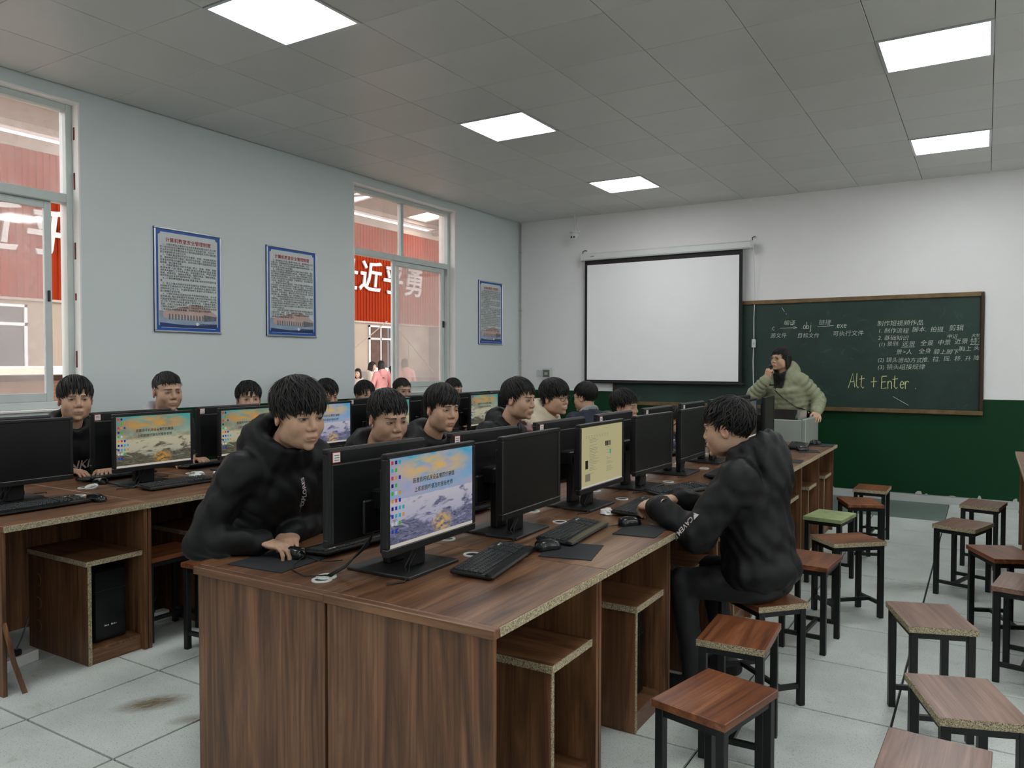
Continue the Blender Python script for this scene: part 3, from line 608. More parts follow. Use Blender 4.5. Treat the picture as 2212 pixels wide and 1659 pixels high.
def poster(name, y0, y1, title, lines, label):
    z0, z1 = 1.72, 2.545; W_ = y1-y0; H_ = z1-z0
    t = thing(name, label, 'poster', (XL, y0, z0))
    xx = XL+.014
    q = MB(); q.bb(0, .012, 0, W_, 0, H_); q.build('backing', M['poster_blue'], t)
    fw = .014
    for nm, (a, b, c, d) in dict(top=(0, W_, H_-fw, H_), bottom=(0, W_, 0, fw), near=(0, fw, fw, H_-fw), far=(W_-fw, W_, fw, H_-fw)).items():
        q = MB(); q.cb(0, .022, a, b, c, d, .004); q.build('frame_rail', M['alu_bright'], t)
    q = MB(); m_ = .035; pw, ph = W_-2*m_, H_-2*m_                                    # white sheet with notched corners
    pts = []
    for (cy, cz, sy, sz) in ((m_, m_, 1, 1), (W_-m_, m_, -1, 1), (W_-m_, H_-m_, -1, -1), (m_, H_-m_, 1, -1)):
        a = [(cy+sy*.022, cz), (cy+sy*.016, cz+sz*.016), (cy, cz+sz*.022)]
        pts += a if (sy*sz < 0) else a[::-1]
    q.add([(.0125, a, b) for a, b in pts], [tuple(range(len(pts)))]); q.build('sheet', M['poster_paper'], t)
    q = MB(); q.add([(.0128, m_+.004, .17), (.0128, W_-m_-.004, .14), (.0128, W_-m_-.004, .05), (.0128, m_+.004, .05)], [(3, 2, 1, 0)]); q.build('print_haze', M['poster_mist'], t)
    q = MB(); q.add([(.013, W_*.12, .165), (.013, W_*.5, .22), (.013, W_*.62, .235), (.013, W_*.8, .2), (.013, W_*.93, .15), (.013, W_*.93, .10), (.013, W_*.12, .115)], [(6, 5, 4, 3, 2, 1, 0)]); q.build('print_roof', M['poster_rose'], t)
    q = MB()
    for k in range(12): q.add([(.0133, W_*(.2+.045*k), .10), (.0133, W_*(.2+.045*k)+.012, .10), (.0133, W_*(.2+.045*k)+.012, .145-.001*k), (.0133, W_*(.2+.045*k), .147)], [(0, 1, 2, 3)])
    q.add([(.0133, W_*.72, .095), (.0133, W_*.92, .105), (.0133, W_*.92, .14), (.0133, W_*.72, .15)], [(0, 1, 2, 3)]); q.build('print_building', M['poster_stone'], t)
    q = MB(); q.add([(.0135, m_+.01, .075), (.0135, W_*.45, .06), (.0135, W_-m_-.01, .072), (.0135, W_-m_-.01, m_+.003), (.0135, m_+.01, m_+.003)], [(4, 3, 2, 1, 0)]); q.build('print_wave', M['poster_navy'], t)
    q = MB(); q.lathe([(.0001, 0), (.014, 0), (.014, .001), (.0001, .001)], c=(.0138, W_*.62, .073), n=14, M=Matrix.Rotation(PI/2, 3, 'Y')); q.build('emblem', M['paper_white'], t)
    q = MB()
    for k in range(13): q.bb(.0136, .0142, W_*.67+k*.0125, W_*.67+k*.0125+.008, .068+(k % 2)*.001, .076+(k % 3)*.001)
    tag(q.build('print_name', M['ink_black'], t), kind='stuff')
    me = text_mesh('print_title', title, .0385, M['ink_red'], offset=.0004, align='CENTER'); xf(me, basis((.0145, W_/2, H_-.108), (0, 1, 0), (0, 0, 1))); ob('print_title', me, t)
    lh = (H_-.108-.028-.155)/len(lines)
    for k, ln in enumerate(lines):
        me = text_mesh('print_line', ln, .0192, M['ink_black'], res=1)
        xs = [v.co.x for v in me.vertices]; wd = max(xs)-0; s = (W_-.1)/wd if len(ln) > 25 else 1.0; s = min(1.12, max(.85, s))
        xf(me, Matrix.Diagonal((s, 1, 1, 1))); xf(me, basis((.0145, .05, H_-.108-.03-lh*k), (0, 1, 0), (0, 0, 1))); ob('print_line', me, t)
poster('rule_poster', 3.725, 4.345, '计算机教室安全管理制度', P1, 'blue-bordered rules poster on the left wall, nearest to the camera')
poster('rule_poster', 4.835, 5.445, '计算机教室安全管理制度', P2, 'blue-bordered rules poster just before the middle window')
poster('rule_poster', 8.27, 8.84, '计算机教室使用规则', P2[4:10]+P1[4:14]+P2[16:24], 'blue-bordered rules poster between the far window and the corner')

# ------------------------------------------------------------------ desks
DZ = .76; DD = .63; DW = .70
def desk_proto():
    t = thing('computer_desk', 'walnut desk', 'desk')
    q = MB(); q.cb(0, DD-.004, .0015, DW-.0015, DZ-.027, DZ, .002); q.build('tabletop', M['walnut_y'], t)
    q = MB(); q.bb(DD-.004, DD, .0015, DW-.0015, DZ-.027, DZ-.001); q.build('raw_edge', M['chipboard'], t)
    for y in (.003, DW-.021):
        q = MB(); q.bb(.01, DD-.035, y, y+.018, 0, DZ-.027); o = q.build('side_panel', M['walnut_z'], t)
        q = MB(); q.bb(DD-.035, DD-.032, y, y+.018, 0, DZ-.028); q.build('panel_edge', M['walnut_z'], o)
    q = MB(); q.bb(.012, .028, .021, DW-.021, .1, DZ-.027); q.build('back_panel', M['walnut_z'], t)
    y0 = .40
    q = MB(); q.bb(.03, DD-.06, y0, y0+.018, 0, .49); o = q.build('cabinet_side', M['walnut_z'], t)
    q = MB(); q.bb(DD-.06, DD-.057, y0, y0+.018, 0, .49); q.build('panel_edge', M['chipboard'], o)
    q = MB(); q.bb(.03, DD-.05, y0-.012, DW-.022, .49, .514); s = q.build('cabinet_shelf', M['walnut_x'], t)
    q = MB(); q.bb(DD-.05, DD-.046, y0-.012, DW-.022, .49, .514); q.bb(.05, DD-.046, y0-.0155, y0-.012, .49, .514); q.build('raw_edge', M['chipboard'], s)
    q = MB(); q.bb(.03, DD-.062, y0+.018, DW-.022, .06, .078); q.build('cabinet_floor', M['walnut_x'], t)
    q = MB(); q.bb(DD-.08, DD-.062, y0+.018, DW-.022, 0, .06); q.build('plinth', M['walnut_y'], t)
    plain('ring_brown', lin(120, 92, 60), .6)
    for z in (.36, .24, .12): q = MB(); q.lathe([(.026, 0), (.034, 0), (.034, .003), (.026, .003)], c=(.12, y0-.001, z), n=14, M=Matrix.Rotation(PI/2, 3, 'X')); q.build('cable_hole_ring', M['ring_brown'], t)
    q = MB(); q.lathe([(.024, .0), (.024, .004), (.033, .004), (.034, 0)], c=(.115, .62, DZ), n=18); q.lathe([(.001, .001), (.024, .001)], c=(.115, .62, DZ), n=18, mi=1); q.build('cable_grommet', [M['white_plastic'], M['black_plastic']], t)
    return t
dproto = desk_proto()
IC, LC = -1.74, -4.262         # centre lines of the two visible double rows
IY0, LY0 = 1.755, 1.705; PIT = .6975
# the table end: pair of covering boards and overhanging top belongs to the end desks
first = True
def place(proto, first_flag, loc, rz, label, group):
    o = proto if first_flag[0] else copy_tree(proto); first_flag[0] = False
    o.location = loc; o.rotation_euler = (0, 0, rz); o['label'] = label; o['group'] = group; return o
dflag = [True]; sc_ = PIT/DW
NEND = lambda k: 'nearest' if k == 0 else ('farthest' if k == 7 else ORD[k]+' from near end')
desks = {}
for k in range(8):
    for side, rz in ((1, 0), (-1, PI)):
        y = IY0+PIT*k
        o = place(dproto, dflag, (IC, y if side > 0 else y+PIT, 0), rz, 'walnut desk, %s, %s side of middle row' % (NEND(k), 'stool-aisle' if side > 0 else 'student'), 'desks of the middle row')
        o.scale = (1, sc_, 1); desks[('m', side, k)] = o
        y = LY0+PIT*k
        o = place(dproto, dflag, (LC, y if side > 0 else y+PIT, 0), rz, 'walnut desk, %s, %s side of window row' % (NEND(k), 'open' if side > 0 else 'wall'), 'desks of the window row')
        o.scale = (1, sc_, 1); desks[('l', side, k)] = o
for k in range(5):
    o = place(dproto, dflag, (.215+DD, 4.15+PIT*(k+1)-.1, 0), PI, 'walnut desk cut by the right edge of the picture, %s in its row' % ORD[k], 'desks at the right edge'); o.scale = (1, sc_, 1)
# end of the middle row: two cover boards under the overhanging top edge
for sx, nm in ((1, 'right'), (-1, 'left')):
    q = MB(); a, b = (0.006, DD-.012) if sx > 0 else (-DD+.012, -.006)
    q.bb(IC+a, IC+b, IY0-.017, IY0+.001, 0, DZ-.027)
    d = desks[('m', sx, 0)]; o = q.build('end_board', M['walnut_z']); 
    o.parent = d; bpy.context.view_layer.update(); o.matrix_parent_inverse = d.matrix_world.inverted()
    q = MB(); a, b = (0, DD) if sx > 0 else (-DD, 0); q.cb(IC+a, IC+b, IY0-.03, IY0+.001, DZ-.0275, DZ-.0003, .002); o = q.build('top_overhang', M['walnut_x']); o.parent = d; o.matrix_parent_inverse = d.matrix_world.inverted()
# peeled edging strip on the near end of the window row
q = MB(); q.add([(LC+DD-.03, LY0-.001, .33), (LC+DD-.03, LY0+.02, .33), (LC+DD-.01, LY0+.05, .15), (LC+DD-.012, LY0+.028, .15), (LC+DD+.0, LY0+.09, .0), (LC+DD-.004, LY0+.068, .0)], [(0, 1, 2, 3), (3, 2, 4, 5)])
d = desks[('l', 1, 0)]; o = q.build('peeled_edging', M['walnut_z']); o.parent = d; o.matrix_parent_inverse = d.matrix_world.inverted()
# ------------------------------------------------------------------ monitors
def mon_parts(kind):
    t = thing('computer_monitor', 'monitor', 'monitor')
    q = MB(); q.cb(-.15, .0, -.145, .145, 0, .012, .003); q.build('base', M['base_black'], t)
    q = MB(); q.cb(-.105, -.072, -.042, .042, .012, .25, .004); q.cb(-.105, -.03, -.06, .06, .20, .27, .006); q.build('stand', M['black_plastic'], t)
    q = MB()                                                               # shell: bezel ring + back
    y, z0, z1 = .255, .098, .428; b = .017; bb_ = .026
    for a, c, d, e in ((-y, y, z0, z0+bb_), (-y, y, z1-b, z1), (-y, -y+b, z0+bb_, z1-b), (y-b, y, z0+bb_, z1-b)): q.cb(-.024, 0, a, c, d, e, .003)
    q.build('bezel', M['black_plastic'], t)
    q = MB(); q.cb(-.032, -.012, -y+.003, y-.003, z0+.003, z1-.003, .006); q.cb(-.040, -.03, -y+.008, y-.008, z0+.01, z1-.05, .006); q.cb(-.05, -.038, -.11, .11, z0+.02, z0+.14, .008); q.build('back_cover', M['black_plastic'], t)
    sz = (z0+bb_+z1-b)/2; hh = (z1-b-z0-bb_)/2; wy = y-b
    mat = {'off': 'off_screen', 'cool': 'wallpaper_cool', 'warm': 'wallpaper_warm', 'dim': 'wallpaper_dim', 'page': 'page_yellow'}[kind]
    q = MB(); q.bb(-.012, -.004, -wy, wy, -hh, hh); scr = q.build('screen', M[mat], t, loc=(0, 0, sz))
    X = -.0035; R_ = lambda y0, y1, a, b2, m_, off=0: m_.add([(X+off, y0, a), (X+off, y1, a), (X+off, y1, b2), (X+off, y0, b2)], [(0, 1, 2, 3)])
    if kind in ('cool', 'warm', 'dim'):
        q = MB(); R_(-wy, wy, -hh, -hh+.011, q); q.build('taskbar', M['taskbar'], scr)
        for s, z in (('恶意损坏机房设备需照价赔偿', .052), ('上机前损坏请及时报告老师', .022)):
            me = text_mesh('caption', s, .0185, M['ink_black'], offset=.0003, align='CENTER'); xf(me, basis((X+.0004, -.0, z), (0, 1, 0), (0, 0, 1))); ob('caption', me, scr)
        if kind != 'dim':
            ic = MB(); rr = random.Random(5); names = ['icon_orange', 'icon_blue', 'icon_navy', 'icon_green', 'icon_white', 'icon_red', 'icon_cyan']
            for r in range(10):
                for c in range(rr.choice([2, 3, 3, 4]) if r < 9 else 2):
                    y0 = -wy+.008+c*.0185; z0_ = hh-.02-r*.0245; k = rr.randrange(7)
                    ic.add([(X, y0, z0_), (X, y0+.011, z0_), (X, y0+.011, z0_+.012), (X, y0, z0_+.012)], [(0, 1, 2, 3)], k)
            tag(ic.build('desktop_icons', [M[n] for n in names], scr), kind='stuff')
    if kind == 'page':
        dk = MB(); rr = random.Random(9)
        for r in range(26):
            z = hh-.045-r*.0075
            if r in (0, 1): 
                for k in range(9): R_(-.19+k*.03, -.178+k*.03, z, z+.002, dk)
            elif rr.random() < .75: R_(-.15, -.15+rr.uniform(.04, .11), z, z+.0016, dk)
            if r > 8 and rr.random() < .6: R_(.045, .045+rr.uniform(.02, .08), z, z+.0016, dk)
        tag(dk.build('page_text', M['page_grey'], scr), kind='stuff')
        pc = MB(); R_(-.195, -.165, -.055, -.015, pc, .0002); R_(.03, .045, .038, .062, pc, .0002); R_(.048, .063, .038, .062, pc, .0002); R_(.068, .08, .038, .062, pc, .0002); R_(.084, .092, .038, .062, pc, .0002); pc.build('page_pictures', M['page_dark'], scr)
        pc = MB(); R_(.083, .098, -.005, .016, pc, .0002); pc.build('page_badge', M['page_teal'], scr)
        pc = MB(); R_(-.195, -.14, -.115, -.08, pc, .0002); pc.build('page_photo', M['page_grey'], scr)
        q = MB(); R_(-wy, wy, -hh, -hh+.008, q); q.build('taskbar', M['taskbar'], scr)
    q = MB(); q.cb(-.0332, -.0318, .203, .240, .381, .417, .0005); st = q.build('asset_sticker', M['red_border'], t)
    q = MB(); q.bb(-.0337, -.0332, .2055, .2375, .3835, .4145); q.build('sticker_paper', M['paper_white'], st)
    q = MB()
    for z in (.389, .397, .405): q.bb(-.0340, -.0337, .210, .210+.022, z, z+.0022)
    q.build('sticker_print', M['ink_black'], st)
    for dy in (-.06, -.035):
        q = MB(); q.tube([(-.03, dy, .11), (-.045, dy-.005, .08), (-.06, dy-.03, .03), (-.04, -.10, .006), (.0, -.17, .004), (-.03, -.215+dy*.1, .006), (-.03, -.225, -.01)], .003, 5); q.build('cable', M['cable_black'], t, True)
    return t
MON = {k: [mon_parts(k), True] for k in ('off', 'cool', 'warm', 'dim', 'page')}
def monitor(kind, x, y, rz, label, group):
    p = MON[kind]; o = p[0] if p[1] else copy_tree(p[0]); p[1] = False
    o.location = (x, y, DZ); o.rotation_euler = (0, 0, rz); o['label'] = label; o['group'] = group; return o
KD = {'off': 'switched-off black monitor', 'cool': 'monitor with bluish shore desktop', 'warm': 'monitor with sunset shore desktop', 'dim': 'monitor with dim desktop picture', 'page': 'monitor with pale yellow web page'}
kinds = ['cool', 'off', 'page', 'off', 'off', 'off', 'dim', 'off']; jit = [.02, .03, 0, -.05, .02, 0, .03, .08]
my = [2.12, 2.80, 3.49, 4.19, 4.88, 5.58, 6.28, 6.95]
for k in range(8):
    monitor(kinds[k], IC+.135, my[k], jit[k], '%s, %s, aisle side of middle row' % (KD[kinds[k]], NEND(k)), 'monitors of the middle row facing the aisle')
    monitor('off', IC-.135, my[k]+.015*(k % 3), PI+random.uniform(-.03, .03), 'stickered monitor back, %s, student side of middle row' % NEND(k), 'monitors of the middle row facing the students')
lk = ['off', 'warm', 'warm', 'cool', 'warm', 'off', 'warm', 'warm']
for k in range(8):
    yy = 2.065+PIT*k if k else 2.03
    monitor(lk[k], LC+.135, yy, random.uniform(-.03, .03), '%s, %s, room side of window row' % (KD[lk[k]], NEND(k)), 'monitors of the window row facing the room')
    monitor('off', LC-.135, yy+.02, PI+random.uniform(-.03, .03), 'stickered monitor back, %s, wall side of window row' % NEND(k), 'monitors of the window row facing the wall')
# ------------------------------------------------------------------ keyboards, mice, mats
def kb_proto():
    t = thing('keyboard', 'keyboard', 'keyboard')           # front edge toward +x, width along y
    q = MB(); sl = Matrix.Rotation(math.radians(4), 3, 'Y')
    q.cbox((0, 0, .014), (.15, .445, .014), .005, M=sl); q.build('case', M['black_plastic'], t)
    q = MB(); q.cbox((.066, 0, .0115), (.034, .445, .014), .006, M=Matrix.Rotation(math.radians(10), 3, 'Y')); q.build('palm_rest', M['black_gloss'], t)
    q = MB()
    for r in range(6):
        x = -.060+r*.0185; 
        segs = []
        y = -.212
        while y < .205:
            wdt = .0165
            if r == 5 and -.13 < y < -.03: wdt = .10
            if abs(y-.085) < .008 or abs(y-.145) < .008: y += .008
            segs.append((y, wdt)); y += wdt+.0022
        for a, w_ in segs: q.cbox((x, a+w_/2, .0235+.0013*(2-r)*.9), (.0155, w_, .008), .002, M=sl)
    tag(q.build('keycaps', M['key_black'], t), kind='stuff')
    q = MB(); q.bb(-.050, -.042, .15, .19, .0275, .0285); q.build('badge', M['white_plastic'], t)
    return t
KB = [kb_proto(), True]
def keyboard(x, y, rz, label, z=DZ):
    o = KB[0] if KB[1] else copy_tree(KB[0]); KB[1] = False
    o.location = (x, y, z+.001); o.rotation_euler = (0, 0, rz); o['label'] = label; o['group'] = 'black keyboards on the desks'; return o
def mouse_proto():
    t = thing('mouse', 'mouse', 'mouse')
    n, m_ = 12, 16; vs = []; fs = []
    for i in range(n+1):
        u = i/n; x = -.056+.112*u; wd = .031*math.sqrt(max(0, 1-(2*u-1)**4))*(.93+.10*math.cos(u*6)); h = .038*math.sqrt(max(0.0, 1-abs(2*u-.85)**2.6/1.5)) if 0 < i < n else .008
        for j in range(m_+1):
            a = PI*j/m_; vs.append((x, wd*math.cos(a), .003+max(0, h*math.sin(a)**.7)))
    for i in range(n):
        for j in range(m_): a = i*(m_+1)+j; fs.append((a, a+1, a+m_+2, a+m_+1))
    q = MB(); q.add(vs, fs); q.build('shell', M['black_gloss'], t, True)
    q = MB(); q.tube([(-.018, 0, .034), (-.028, 0, .0345), (-.038, 0, .030)], .004, 6); q.build('scroll_wheel', M['base_black'], t)
    q = MB(); q.tube([(-.055, 0, .006), (-.09, .004, .004), (-.13, .02, .003), (-.17, .01, .003), (-.2, -.02, .003)], .0019, 5); q.build('cable', M['cable_black'], t, True)
    return t
MS = [mouse_proto(), True]
def mouse(x, y, rz, label, z=DZ):
    o = MS[0] if MS[1] else copy_tree(MS[0]); MS[1] = False
    o.location = (x, y, z+.0006); o.rotation_euler = (0, 0, rz); o['label'] = label; o['group'] = 'black mice on the desks'; return o
def mat_obj(x, y, sx, sy, rz, label, z=DZ):
    q = MB(); n = 10; pts = []
    for (a, b), (c, d) in (((-1, -1), (1, -1)), ((1, -1), (1, 1)), ((1, 1), (-1, 1)), ((-1, 1), (-1, -1))):
        for i in range(n):
            u = i/n; pts.append(((a+(c-a)*u)*sx/2+random.uniform(-1, 1)*.0015, (b+(d-b)*u)*sy/2+random.uniform(-1, 1)*.0015))
    N_ = len(pts); q.add([(a, b, .0003) for a, b in pts]+[(a, b, .0032) for a, b in pts], [tuple(range(N_, 2*N_))]+[(i, (i+1) % N_, N_+(i+1) % N_, N_+i) for i in range(N_)])
    o = q.build('mouse_mat', M['rubber_mat']); o.location = (x, y, z); o.rotation_euler = (0, 0, rz); return tag(o, label, 'mouse mat', 'black mouse mats')
keyboard(-1.488, 2.315, .19, 'black keyboard angled on the nearest aisle-side desk of the middle row')
keyboard(-1.462, 2.885, .10, 'black keyboard before the second monitor of the middle row, near two mice')
keyboard(-1.43, 3.55, .06, 'black keyboard by the clasped hands of the student on the right')
keyboard(-1.45, 4.16, -.35, 'black keyboard behind the arms of the student on the right')
keyboard(-1.42, 4.92, .05, 'black keyboard hidden behind the student on the right'); keyboard(-1.40, 5.55, .1, 'black keyboard behind the shoulder of the student on the right')
keyboard(-1.40, 6.30, .28, 'black keyboard near the far aisle-side end of the middle row'); keyboard(-1.36, 6.92, .12, 'black keyboard at the far end of the middle row, before the grey lectern')
mat_obj(-1.335, 2.62, .2, .24, .25, 'black mouse mat folded under the mouse between the two nearest keyboards')
mat_obj(-1.245, 3.10, .18, .24, .1, 'black mouse mat at the desk edge beside the second keyboard')
mat_obj(-1.22, 6.62, .16, .2, .3, 'black mouse mat under the mouse near the far desk end'); mat_obj(-1.2, 5.9, .14, .2, .1, 'black mouse mat alone on the aisle-side desk past the seated student'); mat_obj(-1.22, 7.18, .2, .22, .1, 'black mouse mat at the far corner of the middle row')
mouse(-1.42, 2.585, 1.1, 'black mouse between the two nearest keyboards of the middle row', DZ+.0032)
mouse(-1.33, 3.17, .9, 'black mouse on the mat beside the second keyboard', DZ)
mouse(-1.27, 6.62, .8, 'black mouse near the far end of the middle row', DZ+.0032); mouse(-1.27, 7.2, .9, 'black mouse at the far corner of the middle row', DZ+.0032)
# student side of the middle row
SK = [2.26, 2.98, 3.65, 4.35, 5.05, 5.72, 6.42]
for k, y in enumerate(SK): keyboard(-2.10 if k == 0 else -2.12, y, PI+(.0 if k else -.04), 'black keyboard under the hands of the %s student along the middle row' % ORD[k])
mat_obj(-2.165, 1.925, .25, .23, .08, 'black mouse mat with ragged edge at the near table corner')
mouse(-2.155, 1.985, PI+.2, 'black mouse in the hand of the boy at the table corner', DZ+.0032)
# window row
keyboard(-3.965, 2.02, .0, 'black keyboard cut by the left edge of the picture'); mouse(-3.90, 2.275, .25, 'black mouse beside the keyboard at the left edge')
keyboard(-4.015, 2.83, .0, 'black keyboard before the sunset monitor by the white-hooded student')
keyboard(-4.03, 3.55, .05, 'black keyboard before the third window-row monitor, behind the tissues'); mouse(-4.10, 3.18, 2.4, 'black mouse beside the crumpled tissues on the window row')
for k in (3, 4, 5, 6): keyboard(-4.02, 2.08+PIT*k, .02, 'black keyboard before the %s monitor of the window row' % ORD[k])
for k in range(8): keyboard(-4.60, 2.12+PIT*k-.02+(.55 if k == 0 else 0) if k != 1 else 2.80+PIT*0+.02, PI, 'black keyboard of the %s student by the wall' % ORD[k]) if k not in (0,) else None
mouse(-4.45, 2.62, PI, 'black mouse between the two near monitors of the window row')
# ------------------------------------------------------------------ computer towers in the desk cabinets
def tower_proto():
    t = thing('computer_tower', 'tower', 'computer')
    q = MB(); q.cb(-.17, .17, -.083, .083, 0, .36, .006); q.build('case', M['black_plastic'], t)
    q = MB(); q.cb(.168, .182, -.083, .083, .002, .358, .008); f_ = q.build('front_panel', M['black_gloss'], t)
    q = MB(); q.bb(.182, .1835, -.08, .08, .255, .257); q.build('drive_slot', M['base_black'], f_)
    return t
TW = [tower_proto(), True]
for k in range(8):
    for (cx, y0, nm) in ((IC, IY0, 'middle row'), (LC, LY0, 'window row')):
        if nm == 'window row' and k > 3: continue
        if nm == 'middle row' and k == 0: continue
        o = TW[0] if TW[1] else copy_tree(TW[0]); TW[1] = False
        o.location = (cx+.33, y0+PIT*k+.548, .0785); o['group'] = 'computer towers under the desks'; o['label'] = 'black computer tower in the desk cabinet, %s in the %s' % (NEND(k), nm)
q = MB()
for k, w_ in enumerate((.011, .007, .006, 0, .010, .006, .005, .004)):
    if w_: q.bb(0, .0006, k*.0085-.034, k*.0085-.034+w_*.75, 0, .008 if k in (0, 4) else .006)
for o in list(bpy.data.objects):
    if o.get('label') == 'black computer tower in the desk cabinet, nearest in the window row': tag(q.build('tower_mark', M['white_plastic'], o, loc=(.184, .0, .075)), kind='stuff')
# ------------------------------------------------------------------ stools
def stool_proto(seat, edges):
    t = thing('stool', 'stool', 'stool'); sx, sy, h = .25, .335, .45            # grain along y
    q = MB(); q.cbox((0, 0, h-.0125), (sx, sy, .025), .002); st = q.build('seat', M[seat], t)
    q = MB()
    for e in edges:
        if e == 'x+': q.bb(sx/2-.001, sx/2+.001, -sy/2+.001, sy/2-.001, h-.0245, h-.0005)
        if e == 'x-': q.bb(-sx/2-.001, -sx/2+.001, -sy/2+.001, sy/2-.001, h-.0245, h-.0005)
        if e == 'y-': q.bb(-sx/2+.001, sx/2-.001, -sy/2-.001, -sy/2+.001, h-.0245, h-.0005)
        if e == 'y+': q.bb(-sx/2+.001, sx/2-.001, sy/2-.001, sy/2+.001, h-.0245, h-.0005)
    if edges: q.build('raw_edge', M['chipboard'], st)
    lx, ly = sx/2-.022, sy/2-.022
    for a in (-1, 1):
        for b in (-1, 1):
            q = MB(); q.cbox((a*lx, b*ly, (h-.025)/2), (.028, .028, h-.025), .002); q.build('leg', M['black_metal'], t)
    q = MB()
    for a in (-1, 1): q.bb(a*lx-.01, a*lx+.01, -ly, ly, h-.05, h-.0255)
    for b in (-1, 1): q.bb(-lx, lx, b*ly-.01, b*ly+.01, h-.05, h-.0255)
    q.build('seat_frame', M['black_metal'], t)
    for a in (-1, 1): q = MB(); q.bb(-lx, lx, a*ly-.009, a*ly+.009, .075, .095); q.build('rung', M['black_metal'], t)
    q = MB(); q.bb(-.009, .009, -ly, ly, .0755, .0945); q.build('stretcher', M['black_metal'], t)
    return t
STK = {}
def stool(x, y, deg, label, seat='walnut_seat', edges=('y-',), group='stools in the right aisle'):
    key = (seat, edges)
    if key not in STK: o = STK[key] = stool_proto(seat, edges)
    else: o = copy_tree(STK[key])
    o.location = (x, y, 0); o.rotation_euler = (0, 0, math.radians(deg)); o['label'] = label; o['group'] = group; return o
# measured seat centres; deg turns the long seat axis from +y
stool(-.70, 2.36, -13, 'reddish walnut stool nearest the camera at the bottom of the aisle', edges=())
stool(-.79, 2.97, 3, 'walnut stool with raw front edge directly behind the seated student', edges=('y-',))
stool(-.84, 3.50, 48, 'stool the black-jacketed student on the right sits on', edges=('x+', 'y-'))
stool(-.775, 4.29, -4, 'walnut stool half hidden behind the seated student', edges=())
stool(-.68, 4.90, -48, 'walnut stool with raw chipboard edges in front of the green one', edges=('x+', 'y-', 'x-'))
stool(-.89, 5.60, -8, 'pale green painted stool in the aisle', 'green_stool', ())
stool(-.79, 6.28, 22, 'dark walnut stool behind the green stool', edges=())
stool(-.79, 7.02, -1, 'walnut stool farthest away, against the green wall on the left of the aisle', edges=('y-', 'x+'))
stool(.0, 6.65, -10, 'walnut stool farthest away on the right of the aisle', 'walnut_pale', ('y-',))
stool(-.11, 5.74, -18, 'second farthest walnut stool on the right of the aisle', 'walnut_pale', ('y-', 'x+'))
stool(.10, 4.98, 24, 'walnut stool cut by the right picture edge, behind another cut one', edges=())
stool(.185, 4.34, -9, 'sheen-painted walnut stool cut by the right picture edge in front', 'walnut_pale', ())
stool(-.18, 3.57, 20, 'sheen-painted walnut stool with raw edges in the middle of the right side', 'walnut_pale', ('x-', 'y-'))
stool(-.04, 2.74, 20, 'sheen-painted walnut stool at lower right, above the cropped one', 'walnut_pale', ('x-', 'y-'))
stool(-.10, 2.23, -2, 'sheen-painted walnut stool cropped by the bottom edge at lower right', 'walnut_pale', ())
for k, (x, y) in enumerate(((-3.83, 2.60), (-3.40, 2.66), (-3.42, 3.6))): stool(x, y, 4*k, ['walnut stool pushed under the window row', 'stool whose corner shows behind the near table corner', 'walnut stool in the gap between the desk rows'][k], edges=(), group='stools by the window row')
# ------------------------------------------------------------------ lectern
lc = thing('lectern', 'grey steel lectern the teacher leans on, at the far end of the middle row', 'lectern', (-1.85, 8.1, 0))
q = MB(); q.cb(-.43, .39, -.36, .20, .02, .70, .008); q.build('cabinet', M['steel_grey'], lc)
q = MB(); q.cb(-.45, .36, -.38, -.36, .70, .935, .006); q.build('front_panel', M['steel_grey'], lc)
for a_ in (.36, -.45): q = MB(); q.cb(a_, a_+.04, -.38, .26, .68, .945, .008); q.build('side_panel', M['steel_grey'], lc)
q = MB(); q.bb(-.41, .36, -.36, .20, .70, .86); q.build('desk_well', M['black_plastic'], lc)
q = MB(); Rx = Matrix.Rotation(math.radians(-62), 3, 'X'); q.cbox((-.06, -.12, .95), (.62, .02, .24), .004, M=Rx); sc2 = q.build('tilted_display', M['black_gloss'], lc)
q = MB(); q.bb(-.43, .33, -.02, .0, .985, 1.01); q.bb(.315, .335, -.32, .0, .93, 1.01); q.build('display_frame', M['alu_bright'], lc)
q = MB(); q.bb(-.41, .35, -.363, -.36, .355, .358); q.build('panel_gap', M['base_black'], lc)
# ------------------------------------------------------------------ loose small things
def crumple(name, x, y, z, r, label, seed, cat='tissue', flat=.55):
    rr = random.Random(seed); bm = bmesh.new(); bmesh.ops.create_icosphere(bm, subdivisions=3, radius=r)
    from mathutils import noise as mn
    for v in bm.verts:
        d = mn.noise(v.co*38+Vector((seed*7.1, 0, 0)))*.55+mn.noise(v.co*90+Vector((0, seed*3.3, 0)))*.28
        v.co *= 1+d; v.co.z = max(-r*.42, v.co.z*flat)
    me = bpy.data.meshes.new(name); bm.to_mesh(me); bm.free(); me.materials.append(M['paper_white'])
    o = ob(name, me, None, (x, y, z+r*.42)); return tag(o, label, cat, 'crumpled tissues')
crumple('tissue', -1.52, 3.35, DZ, .032, 'crumpled white tissue beside the web-page monitor', 1)
crumple('tissue', -4.17, 3.07, DZ, .045, 'crumpled white tissue right of the sunset monitor stand', 2); crumple('tissue', -4.10, 3.33, DZ, .055, 'larger heap of crumpled tissue beside the keyboard on the window row', 3); crumple('tissue', -4.16, 3.24, DZ, .04, 'flat scrap of tissue beside the larger tissue heap', 4, flat=.3)
q = MB(); q.lathe([(.024, .0), (.024, .012), (.034, .014), (.035, .010), (.028, 0)], n=18); o = q.build('grommet_ring', M['white_plastic'], None, True, (-4.33, 2.50, DZ+.001)); o.rotation_euler = (.25, .1, 0); tag(o, 'loose white cable grommet lying on the window row desk', 'grommet')
